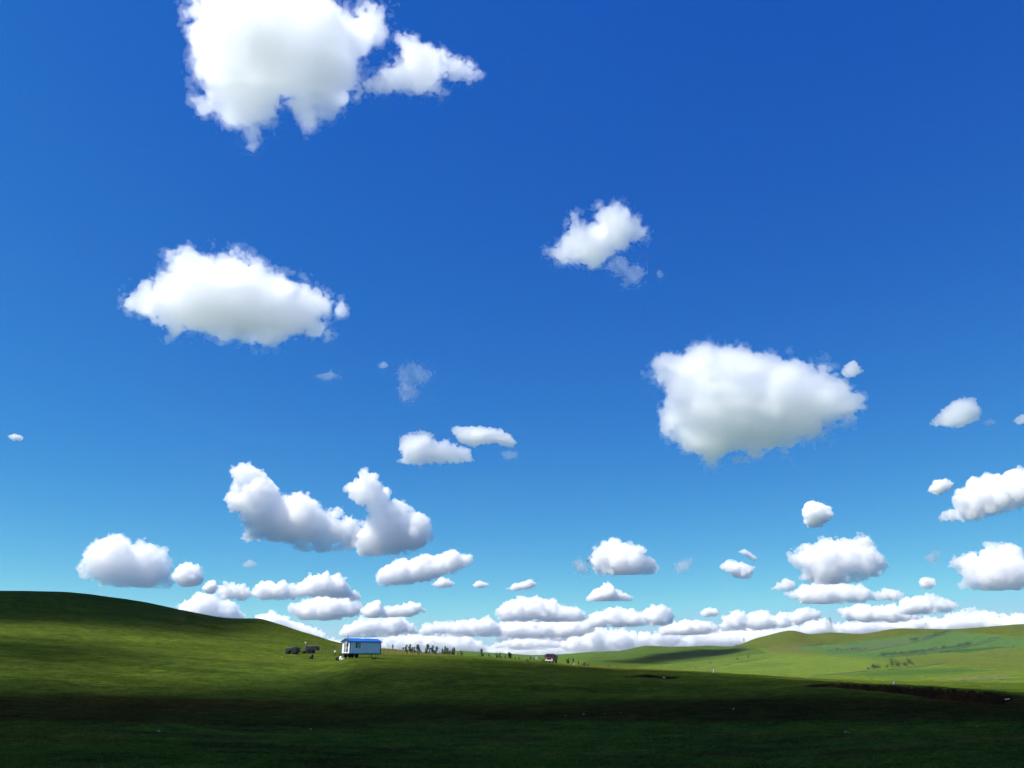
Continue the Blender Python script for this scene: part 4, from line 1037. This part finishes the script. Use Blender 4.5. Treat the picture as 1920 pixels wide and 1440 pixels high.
def tree_mesh(seed, h, rad, kind):
    """trunk with limbs, and a crown of leaf blades along the limbs"""
    rr = random.Random(seed); tb = MB(); leaves = []
    lean = (rr.uniform(-.05, .05), rr.uniform(-.05, .05))
    def axis(t): return Vector((lean[0] * h * t + .02 * h * math.sin(3 * t + seed), lean[1] * h * t, h * t))
    n = 5; r0 = .02 * h + .015
    top = .97 if kind == 'poplar' else .7
    for k in range(n): tb.tube(axis(top * k / n) - Vector((0, 0, .1 if k == 0 else 0)), axis(top * (k + 1) / n), r0 * (1 - .85 * k / n), r0 * (1 - .85 * (k + 1) / n), n=6)
    nb = 15 if kind == 'poplar' else 9
    for k in range(nb):
        t = rr.uniform(.06, .88) if kind == 'poplar' else rr.uniform(.3, .68)
        a = rr.uniform(0, 2 * math.pi); up = rr.uniform(.9, 1.8) if kind == 'poplar' else rr.uniform(.4, 1.3)
        ln = rad * rr.uniform(.7, 1.25) * (1.15 - .75 * t if kind == 'poplar' else 1.0)
        d = Vector((math.cos(a), math.sin(a), up)).normalized()
        b0 = axis(t); b1 = b0 + d * ln * 1.3
        tb.tube(b0, b1, r0 * .4 * (1 - t * .6), r0 * .08, n=5)
        for j in range(30 if kind == 'poplar' else 30):
            q = b0 + (b1 - b0) * rr.uniform(.25, 1.1)
            sp = .16 * rad if kind == 'poplar' else .42 * rad
            leaves.append(q + Vector((rr.gauss(0, sp), rr.gauss(0, sp), rr.gauss(0, sp))))
    if kind == 'poplar':
        for j in range(60):
            q = axis(rr.uniform(.5, 1.02)); leaves.append(q + Vector((rr.gauss(0, .07 * rad), rr.gauss(0, .07 * rad), 0)))
    V, F = [], []
    for q in leaves:
        s = (.15 if kind == 'poplar' else .085) * rad * rr.uniform(.7, 1.4)
        u = Vector((rr.gauss(0, 1), rr.gauss(0, 1), rr.gauss(0, 1))).normalized(); w = u.cross(Vector((rr.gauss(0, 1), rr.gauss(0, 1), rr.gauss(0, 1)))).normalized()
        i = len(V); V += [q + u * s * 1.4, q + w * s * .8, q - u * s * 1.4, q - w * s * .8]; F.append((i, i + 1, i + 2, i + 3))
    me = bpy.data.meshes.new('crown'); me.from_pydata([tuple(v) for v in V], [], F)
    return tb.mesh('trunk', True), me
def make_kind(n, kind, leaf, base):
    out = []
    for k in range(n):
        tm, cm = tree_mesh(base + k, 3.0, (.62 if kind == 'poplar' else 1.15), kind); tm.materials.append(M_BARK); cm.materials.append(leaf); out.append((tm, cm))
    return out
POP = make_kind(6, 'poplar', M_LEAF1, 10); ELM = make_kind(5, 'elm', M_LEAF2, 40); FARK = make_kind(5, 'elm', M_LEAF3, 70)
def tree(name, kinds, p, hgt, label, group, wide=1.0, cat='tree'):
    tm, cm = random.choice(kinds)
    e = empty(name, p, random.uniform(0, 6.28)); s = hgt / 3.0; e.scale = (s * wide, s * wide, s)
    link('trunk', tm, e); link('crown', cm, e)
    tag(e, label, cat, group); return e
SAP = [(735, 9, 300), (761.5, 13.5, 262), (768.6, 14, 268), (772.5, 10, 262), (776.4, 10.5, 275), (782.6, 14, 270), (786.5, 8, 265), (797.5, 9, 280), (801.4, 15.5, 285), (804.8, 10, 280), (811.5, 14, 285), (815.5, 6.5, 280), (818.6, 12.5, 290), (828.7, 9.5, 285), (833.8, 13.5, 290), (838.5, 11, 292), (843, 8, 290), (848, 10.5, 295), (850.8, 12.5, 300), (859, 5, 290), (863.5, 9, 290), (867, 5, 290),
       (897, 4, 300), (902, 13.5, 300), (905.5, 6, 300), (917, 7.5, 300), (922, 4, 300), (932, 10, 305), (937, 9.5, 300), (940, 4.5, 300), (947, 6, 300), (954, 11.5, 300), (958, 9.5, 300), (966, 5, 300), (973, 5, 300), (994.6, 7, 300), (1001, 5, 300), (1016, 5, 300), (1020, 4.5, 300), (1063, 7, 320), (1066, 9, 320), (1075, 9, 320), (1085, 6, 330)]
for k, (px, hp, r) in enumerate(SAP):
    p = at_r(px, r)
    if px < 745: lab, grp = 'lone sapling by the fence right of the cabin', None
    elif px < 790: lab, grp = 'slender poplar sapling in the clump nearest the cabin', 'saplings of the first clump'
    elif px < 825: lab, grp = 'slender poplar sapling in the second clump from the cabin', 'saplings of the second clump'
    elif px < 880: lab, grp = 'slender poplar sapling in the third clump from the cabin', 'saplings of the third clump'
    elif px < 1030: lab, grp = 'small sapling in the loose row left of the truck', 'saplings left of the truck'
    else: lab, grp = 'small sapling on the brow right of the truck', 'saplings right of the truck'
    tree('poplar_sapling', POP, p, hp * 1.12 * r / FPX, lab, grp, random.uniform(.95, 1.4))
# the copse on the field bank
for px, py, hp, wd in ((1625, 1258.5, 6, .8), (1634.5, 1257.5, 8, 1.2), (1640, 1257, 9.5, 1.3), (1647, 1256.5, 7, 1.1), (1661.5, 1255, 6.5, .8), (1674, 1254.5, 16, .75), (1680, 1254, 10, .8), (1686, 1253.5, 11, .7), (1692.5, 1253, 10, .75), (1698, 1252.5, 8, .8), (1704, 1252, 13, .65), (1712, 1251, 7, .8)):
    p = at_px(px, py, 240); r = math.hypot(p.x, p.y)
    lab = 'tallest dark tree of the copse on the valley field bank' if hp > 15 else 'bushy tree of the copse on the valley field bank'
    tree('field_tree', ELM, p, hp * 1.1 * r / FPX, lab, None if hp > 15 else 'trees of the field bank copse', wd)
# shelter belts on the hillside
def belt(line, n, h0, h1, label, group, jit=1.0, wide=1.2):
    for k in range(n):
        t = (k + random.uniform(-.35, .35) * jit) / max(n - 1, 1); t = min(max(t, 0), 1)
        L_ = [math.dist(line[i], line[i + 1]) for i in range(len(line) - 1)]; d = t * sum(L_)
        for i, l in enumerate(L_):
            if d <= l or i == len(L_) - 1: break
            d -= l
        x = line[i][0] + (line[i + 1][0] - line[i][0]) * d / L_[i]; y = line[i][1] + (line[i + 1][1] - line[i][1]) * d / L_[i] + random.uniform(-.5, .5)
        p = at_px(x, y, 300); r = math.hypot(p.x, p.y)
        tree('shelterbelt_tree', FARK, p, random.uniform(h0, h1) * r / FPX, label, group, wide * random.uniform(.8, 1.3))
belt([(1650, 1232), (1720, 1226), (1780, 1218.5), (1826, 1211)], 54, 3.5, 7, 'tree of the long shelter belt across the right hillside', 'trees of the long shelter belt')
belt([(1832, 1210), (1860, 1203), (1884, 1198)], 9, 2.5, 5, 'small tree beyond the upper end of the long shelter belt', 'trees past the shelter belt')
belt([(1740, 1199), (1765, 1192), (1792, 1185)], 18, 3, 5.5, 'tree of the short belt below the hill crest', 'trees of the short upper belt')
belt([(1716, 1203), (1728, 1201)], 4, 4, 6.5, 'tree of the small clump left of the short upper belt', 'trees of the small hillside clump')
belt([(1552, 1222.5), (1600, 1220.5), (1628, 1219)], 14, 2.5, 5.5, 'small tree of the sparse row under the tall pylon', 'trees of the sparse row')
belt([(1533, 1208.5), (1546, 1207.5)], 3, 2.5, 5, 'small tree on the bank below the rounded hill', 'trees below the rounded hill')
for px, py, hp, lab in ((1738, 1230, 4, 'lone dark bush below the long shelter belt'), (1767, 1227, 3.5, 'lone bush right of the dark bush below the belt'), (1781, 1226, 5.5, 'round bush at the lower right of the shelter belt'), (1814, 1225, 3, 'tiny bush on the olive field edge'), (1906, 1215, 4, 'small bush near the right edge of the hillside'),
                        (1333, 1247, 5, 'lone small tree on the valley track'), (1355, 1243.5, 4, 'faint shrub above the valley track'), (1382, 1240, 6, 'small tree halfway along the valley track'), (1403, 1236, 6, 'small tree at the upper end of the valley track'), (1304, 1256, 4.5, 'dark bush at the lower end of the valley track'),
                        (1383, 1214, 5, 'dark shrub on the saddle of the middle hills')):
    p = at_px(px, py, 300); r = math.hypot(p.x, p.y)
    tree('bush', FARK, p, hp * r / FPX, lab, None, 1.3, 'bush')

# trees one can count along a row: say which one
ORD = 'first second third fourth fifth sixth seventh eighth ninth tenth eleventh twelfth thirteenth fourteenth fifteenth sixteenth seventeenth eighteenth'.split()
rows = {}
for o in bpy.data.objects:
    if o.type == 'EMPTY' and o.get('category') == 'tree' and o.get('group'): rows.setdefault((o['group'], o['label']), []).append(o)
for (grp, lab), obs in rows.items():
    if len(obs) > 18: continue
    obs.sort(key=lambda o: o.location.x / max(o.location.y, 1))
    for k, o in enumerate(obs): o['label'] = ORD[k] + ' from the left, ' + lab

# ------------------------------------------------------------------ field banks and tracks: low earth ridges with rough grass
M_BANK = paint('rough_bank', (.040, .050, .018), .95, 0, .5, .3, .4)
def bank(line, wpx, hpx, label=None):
    pts = []
    for (x0, y0), (x1, y1) in zip(line, line[1:]):
        n = max(2, int(abs(x1 - x0) / 4))
        for k in range(n): pts.append((x0 + (x1 - x0) * k / n, y0 + (y1 - y0) * k / n))
    pts.append(line[-1])
    V, F = [], []
    P = [at_px(x, y, 240) for x, y in pts]
    for i, p in enumerate(P):
        t = (P[min(i + 1, len(P) - 1)] - P[max(i - 1, 0)]); t.z = 0; t.normalize(); s = Vector((-t.y, t.x, 0)); r = math.hypot(p.x, p.y)
        u = math.hypot(p.x, p.y) / FPX; ends = min(1, i / 3, (len(P) - 1 - i) / 3) if len(P) > 7 else 1
        h = hpx * u * ends * random.uniform(.4, 1.3); w = wpx * u * 1.3 * random.uniform(.7, 1.3) + .3
        for q, z in ((-1.0, -.35), (-.45, h * .8), (0, h), (.45, h * .75), (1.0, -.35)):
            v = p + s * q * w; V.append((v.x, v.y, height(v.x, v.y) + z))
        if i:
            for k in range(4): a = (i - 1) * 5 + k; F.append((a, a + 1, a + 6, a + 5))
    me = bpy.data.meshes.new('field_bank'); me.from_pydata(V, [], F); me.materials.append(M_BANK)
    o = link('field_bank', me); o['kind'] = 'structure'
    if label: o['label'] = label
    return o
bank([(1515, 1269), (1560, 1264.5), (1600, 1260.5), (1640, 1257.5), (1680, 1254.5), (1720, 1250.5), (1760, 1245), (1776, 1243.5)], 1.3, .9, 'dark bank under the valley copse')
bank([(1690, 1281), (1760, 1279), (1800, 1277.5), (1860, 1274.5), (1915, 1272)], .9, .5)
bank([(1655, 1233), (1720, 1227.5), (1780, 1219.5), (1822, 1212.5), (1850, 1206), (1880, 1199.5)], 1.3, .9)
bank([(1555, 1225.5), (1620, 1221.5), (1690, 1210.5), (1730, 1202.5), (1760, 1194), (1785, 1187.5)], 1.0, .7)
bank([(1500, 1213), (1560, 1208), (1620, 1205)], 1.0, .7)
bank([(1303, 1256.5), (1340, 1250.5), (1380, 1243.5), (1420, 1237), (1450, 1232.5)], 1.0, .7)
bank([(1735, 1209.5), (1760, 1207), (1782, 1205.5)], .9, .6)
bank([(1372, 1214.5), (1392, 1214), (1412, 1215.5)], 1.3, 1.1)
bank([(1105, 1236), (1125, 1233.5), (1142, 1230.5)], .9, .6)

# ------------------------------------------------------------------ pylons on the skyline
def pylon(px, hpx, r, label, m=M_GREY):
    p = at_r(px, r); H = hpx * r / FPX
    e = empty('pylon', p, R(20)); tag(e, label, 'pylon', 'lattice pylons on the skyline')
    b = H * .105; tp = H * .018; wd = H * .0075
    def cor(z, k):
        t = z / H; w = b * (1 - t) ** 1.15 + tp; return Vector((w * (1 if k in (0, 3) else -1), w * (1 if k < 2 else -1), z))
    lv = [0, .16, .30, .43, .55, .66, .76, .85, .93, 1.0]
    for k in range(4):
        mb = MB()
        for a, c in zip(lv, lv[1:]): mb.tube(cor(H * a - (1.5 if a == 0 else 0), k), cor(H * c, k), wd, n=4)
        mb.build('leg', m, e)
    br = MB()
    for a, c in zip(lv, lv[1:]):
        for k in range(4):
            br.tube(cor(H * a, k), cor(H * c, (k + 1) % 4), wd * .6, n=4); br.tube(cor(H * a, (k + 1) % 4), cor(H * c, k), wd * .6, n=4)
    br.build('bracing', m, e)
    for z, w in ((.66, .13), (.80, .16), (.93, .11)):
        mb = MB(); mb.tube((-H * w, 0, H * z), (H * w, 0, H * z), wd, n=4)
        for s in (-1, 1): mb.tube((s * H * w, 0, H * z), (0, 0, H * (z + .045)), wd * .7, n=4); mb.tube((s * H * w, 0, H * z), (s * H * w, 0, H * (z - .03)), wd * .6, n=4)
        mb.build('cross_arm', m, e)
pylon(1566.5, 26, 2180, 'tallest lattice pylon on the saddle of the right hills')
pylon(1747.5, 13, 2250, 'small lattice pylon at the right on the long crest')
pylon(1398.5, 15, 2500, 'small lattice pylon at the left foot of the rounded hill')

# ------------------------------------------------------------------ the truck on the brow
p = at_r(1034, 214)
tk = empty('truck', p, R(-16)); tk.scale = (.92, .92, .92); tag(tk, 'dark red truck parked on the brow of the slope', 'truck')
# local -y is the front of the truck
MB().box(-.45, -.30, -2.6, 2.9, .62, .82).box(.30, .45, -2.6, 2.9, .62, .82).build('frame', M_STEEL, tk)
cab = MB().prism([(-2.75, .75), (-2.80, 1.45), (-2.55, 1.55), (-2.35, 2.35), (-2.2, 2.45), (-1.15, 2.45), (-1.05, 2.35), (-1.05, .75)], 'x', -1.08, 1.08).build('cab', M_RED, tk)
MB().prism([(-2.545, 1.62), (-2.37, 2.28), (-2.39, 2.29), (-2.565, 1.63)], 'x', -.95, .95).build('windscreen', M_GLASS, tk)
for sx in (-1, 1):
    MB().prism([(-2.28, 1.60), (-2.16, 2.25), (-1.30, 2.25), (-1.30, 1.60)], 'x', sx * 1.085 - .006, sx * 1.085 + .006).build('side_window', M_GLASS, tk)
    MB().lathe((sx * .78, -2.79, 1.05), (0, -1, 0), [(0, .15), (.05, .15), (.07, .12)], 12).build('headlight', M_WHITE, tk)
    mm = MB().box(sx * 1.30 - .10, sx * 1.30 + .10, -2.45, -2.38, 1.55, 2.05, .01).tube((sx * 1.08, -2.42, 1.9), (sx * 1.22, -2.42, 1.9), .02).build('mirror', M_STEEL, tk)
MB().box(-1.1, 1.1, -2.98, -2.82, .55, .85, .03).build('bumper', M_WHITE, tk)
MB().box(-.6, .6, -2.83, -2.79, 1.0, 1.35).build('grille', M_STEEL, tk)
MB().box(-1.12, 1.12, -.85, 2.95, .90, 1.02).build('load_bed', M_STEEL, tk)
for sx in (-1, 1):
    for k in range(3): MB().box(sx * 1.12 - .025, sx * 1.12 + .025, -.85, 2.95, 1.03 + .27 * k, 1.28 + .27 * k).build('side_board', M_RED, tk)
for y in (-.83, 2.90):
    for k in range(3): MB().box(-1.09, 1.09, y, y + .04, 1.03 + .27 * k, 1.28 + .27 * k).build('end_board', M_RED, tk)
for y, tw in ((-2.0, .26), (1.7, .40)):
    for sx in (-1, 1):
        w = MB().lathe((sx * .88 - tw / 2, y, .48), (1, 0, 0), [(0, .30), (0, .44), (tw * .15, .49), (tw * .85, .49), (tw, .44), (tw, .30)], 18).build('wheel', M_RUBBER, tk, True)
        MB().lathe((sx * .88 - tw * .45, y, .48), (1, 0, 0), [(0, .1), (.02, .29), (tw * .86, .29), (tw * .9, .1)], 12).build('rim', M_RIM, w, True)
tp_ = MB(); tp_.prism([(-1.0, 1.2), (-1.05, 1.9), (-.7, 2.25), (0, 2.42), (.75, 2.22), (1.05, 1.88), (1.0, 1.2)], 'y', -.70, 2.75).build('tarpaulin', paint('brown_tarpaulin', (.06, .022, .018), .8, 0, .4, 2, .4), tk)
# white notice board left of it
p = at_r(1006, 214)
nb = empty('notice_board', p, R(5)); tag(nb, 'small blank white board on posts left of the truck', 'board')
MB().box(-.28, .28, -.03, .03, .55, 1.35).build('panel', M_WHITE, nb)
for x in (-.22, .22): MB().tube((x, .06, -.1), (x, .06, 1.30), .03, n=6).build('post', M_WOOD, nb)
# low dark heaps along the brow, one in place of the truck's shadow
def heap(px, r, L_, W_, H_, label, m=M_EARTH, name='dark_heap'):
    rr = random.Random(int(px)); bm = bmesh.new(); bmesh.ops.create_icosphere(bm, subdivisions=3, radius=1.0)
    for v in bm.verts:
        k = 1 + .22 * math.sin(4 * v.co.x + px) * math.cos(5 * v.co.y + px) + rr.uniform(-.07, .07)
        v.co = Vector((v.co.x * L_ * k, v.co.y * W_ * k, v.co.z * H_ * (1 + .45 * math.sin(3.5 * v.co.x + px)) * k))
    me = bpy.data.meshes.new(name); bm.to_mesh(me); bm.free(); me.materials.append(m)
    o = link(name, me); o.location = at_r(px, r) - Vector((0, 0, .05)); o.rotation_euler = (0, 0, .1); tag(o, label, 'heap'); return o
heap(987, 218, .85, .5, .42, 'dark low heap left of the white board')
heap(1019, 213, .9, .5, .38, 'dark low lump added for the shadow and low bed at the front of the truck')  # dark lump added to stand for the truck's shadow and low bed
heap(1093.5, 228, .75, .5, .55, 'dark humped heap on the brow right of the truck')
heap(1100, 228, .8, .5, .36, 'flat dark heap touching the humped heap')
heap(1138, 222, .95, .5, .30, 'lowest dark heap farthest right on the brow')
# white boundary stones
def marker(px, r, w, h, label):
    e = MB().prism([(-w, -.1), (-w * .9, h * .85), (-w * .4, h), (w * .4, h), (w * .9, h * .85), (w, -.1)], 'y', -w * .55, w * .55).build('boundary_stone', M_WHITE)
    e.location = at_r(px, r); e.rotation_euler = (0, random.uniform(-.06, .06), .3); tag(e, label, 'marker'); return e
marker(1337.3, 186, .16, .62, 'short white boundary stone on the brow in the middle right')
marker(1670.7, 128, .11, .52, 'short white boundary stone above the bare earth bank')
marker(1076.3, 226, .14, .55, 'short white boundary stone right of the truck')
# pale plank lying at the end of the bare bank
p = at_px(1877, 1312); o = MB().box(-.42, .42, -.10, .10, 0, .05, .008).build('plank', M_STRAW); o.location = p + Vector((0, 0, .06)); o.rotation_euler = (.1, -.12, .3); o.name = 'loose_board'; tag(o, 'pale loose board at the end of the bare earth bank', 'board')

# ------------------------------------------------------------------ white scraps on the grass
def scrap(px, py, s, label):
    rr = random.Random(int(px * 3 + py)); bm = bmesh.new(); bmesh.ops.create_icosphere(bm, subdivisions=2, radius=1.0)
    for v in bm.verts: v.co = Vector((v.co.x * s * rr.uniform(.7, 1.3), v.co.y * s * .6 * rr.uniform(.6, 1.3), v.co.z * s * .45 * rr.uniform(.5, 1.4)))
    me = bpy.data.meshes.new('stone'); bm.to_mesh(me); bm.free(); me.materials.append(M_STONE)
    o = link('stone', me); o.location = at_px(px, py) + Vector((0, 0, s * .22)); o.rotation_euler = (0, 0, rr.uniform(0, 3)); tag(o, label, 'stone', 'pale stones on the grass'); return o
for px, py, s, lab in ((316, 1371.5, .13, 'pale stone on the green strip at the lower left'), (592, 1367.5, .11, 'pale stone on the green strip below the black drum'), (826, 1393.5, .06, 'tiny pale stone low on the strip left of centre'),
                       (1092, 1339.5, .10, 'brightest pale stone of the row along the dark scrub'), (1059, 1341.5, .07, 'small pale stone at the left end of the scrub row'), (1131, 1338.5, .07, 'small pale stone in the middle of the scrub row'), (1160, 1336.5, .09, 'pale stone at the right of the scrub row'),
                       (1368, 1329.5, .11, 'pale stone alone in the dark scrub right of centre'), (1243, 1271, .26, 'pale flat stone under the small cut bank'), (1569, 1372.5, .09, 'left stone of the pale pair at the lower right'), (1575, 1373.5, .07, 'right stone of the pale pair at the lower right'), (1810, 1362, .06, 'tiny pale stone near the lower right corner'),
                       (527.5, 1231.5, .18, 'bright pale stone left of the tractor'), (1325, 1400, .05, 'faint pale stone low right of centre')):
    scrap(px, py, s, lab)
# ------------------------------------------------------------------ grass tufts on the near slope
def grass():
    g = np.random.default_rng(5); n = 90000
    r = 40 * np.exp(g.random(n) ** 1.3 * math.log(150 / 40)); a = g.uniform(-.62, .62, n)
    i = np.clip(np.searchsorted(AZ, a) - 1, 0, len(AZ) - 2); j = np.clip(np.searchsorted(RG, r) - 1, 0, len(RG) - 2)
    t = (a - AZ[i]) / (AZ[i + 1] - AZ[i]); u = (r - RG[j]) / (RG[j + 1] - RG[j])
    z = (ZG[i, j] * (1 - u) + ZG[i, j + 1] * u) * (1 - t) + (ZG[i + 1, j] * (1 - u) + ZG[i + 1, j + 1] * u) * t
    c = C[i, j] * g.uniform(.75, 1.35, (n, 1)) * np.array([1.75, 1.6, 1.4])
    x, y = np.sin(a) * r, np.cos(a) * r
    keep = vnoise(x / 3.0, y / 3.0, 31) + .6 * vnoise(x / .9, y / .9, 32) > g.random(n) * 1.3
    x, y, z, c, r = x[keep], y[keep], z[keep], c[keep], r[keep]; n = len(x)
    B = 4; V = np.zeros((n, B, 3, 3)); h = g.uniform(.04, .11, (n, 1))
    th = g.uniform(0, 2 * math.pi, (n, B)); w = .016 * (1 + r[:, None] / 140) * np.ones((n, B)); sp = g.uniform(.02, .14, (n, B))
    bx, by = x[:, None] + np.cos(th) * sp, y[:, None] + np.sin(th) * sp
    ln = g.uniform(.2, .8, (n, B)) * h
    ang = g.uniform(0, math.pi, (n, B))
    V[:, :, 0] = np.stack([bx - np.cos(ang) * w, by - np.sin(ang) * w, np.broadcast_to(z[:, None] - .03, bx.shape)], -1)
    V[:, :, 1] = np.stack([bx + np.cos(ang) * w, by + np.sin(ang) * w, np.broadcast_to(z[:, None] - .03, bx.shape)], -1)
    V[:, :, 2] = np.stack([bx + np.cos(th) * ln, by + np.sin(th) * ln, z[:, None] + h * g.uniform(.6, 1.1, (n, B))], -1)
    me = mesh_np('grass', V.reshape(-1, 3), np.arange(n * B * 3).reshape(-1, 3), False)
    at = me.color_attributes.new('cover', 'FLOAT_COLOR', 'POINT')
    cc = np.repeat(np.concatenate([c, np.ones((n, 1))], 1), B * 3, 0)
    at.data.foreach_set('color', cc.astype(np.float32).ravel())
    m, N, L = new_mat('grass_blade'); out = N.new('ShaderNodeOutputMaterial'); d = N.new('ShaderNodeBsdfDiffuse'); tl = N.new('ShaderNodeBsdfTranslucent'); mx = N.new('ShaderNodeMixShader'); ca = N.new('ShaderNodeAttribute'); ca.attribute_name = 'cover'
    L.new(ca.outputs['Color'], d.inputs[0]); L.new(ca.outputs['Color'], tl.inputs[0]); mx.inputs[0].default_value = .5
    L.new(d.outputs[0], mx.inputs[1]); L.new(tl.outputs[0], mx.inputs[2]); L.new(mx.outputs[0], out.inputs['Surface'])
    me.materials.append(m); o = link('grass', me); o['kind'] = 'stuff'; o['label'] = 'short grass tufts covering the near slope'
grass()
print('OBJECTS', len(bpy.data.objects), 'T', time.time() - T0)

# ------------------------------------------------------------------ the air over the land
def haze():
    zlo = float(ZG.min()) - 1.0; zhi = max(150.0, float(ZG[:, RG < 4000].max()) + 50.0)
    me = MB().box(-15000, 15000, -15000, 15000, zlo - 1, zhi).mesh('haze')
    m, N, L = new_mat('haze_air'); out = N.new('ShaderNodeOutputMaterial'); v = N.new('ShaderNodeVolumePrincipled')
    v.inputs['Color'].default_value = (.88, .94, 1.0, 1); v.inputs['Density'].default_value = HAZE; v.inputs['Anisotropy'].default_value = 0.2
    L.new(v.outputs[0], out.inputs['Volume']); me.materials.append(m)
    o = link('haze', me); o['kind'] = 'stuff'
HAZE = 2.6e-5
haze()
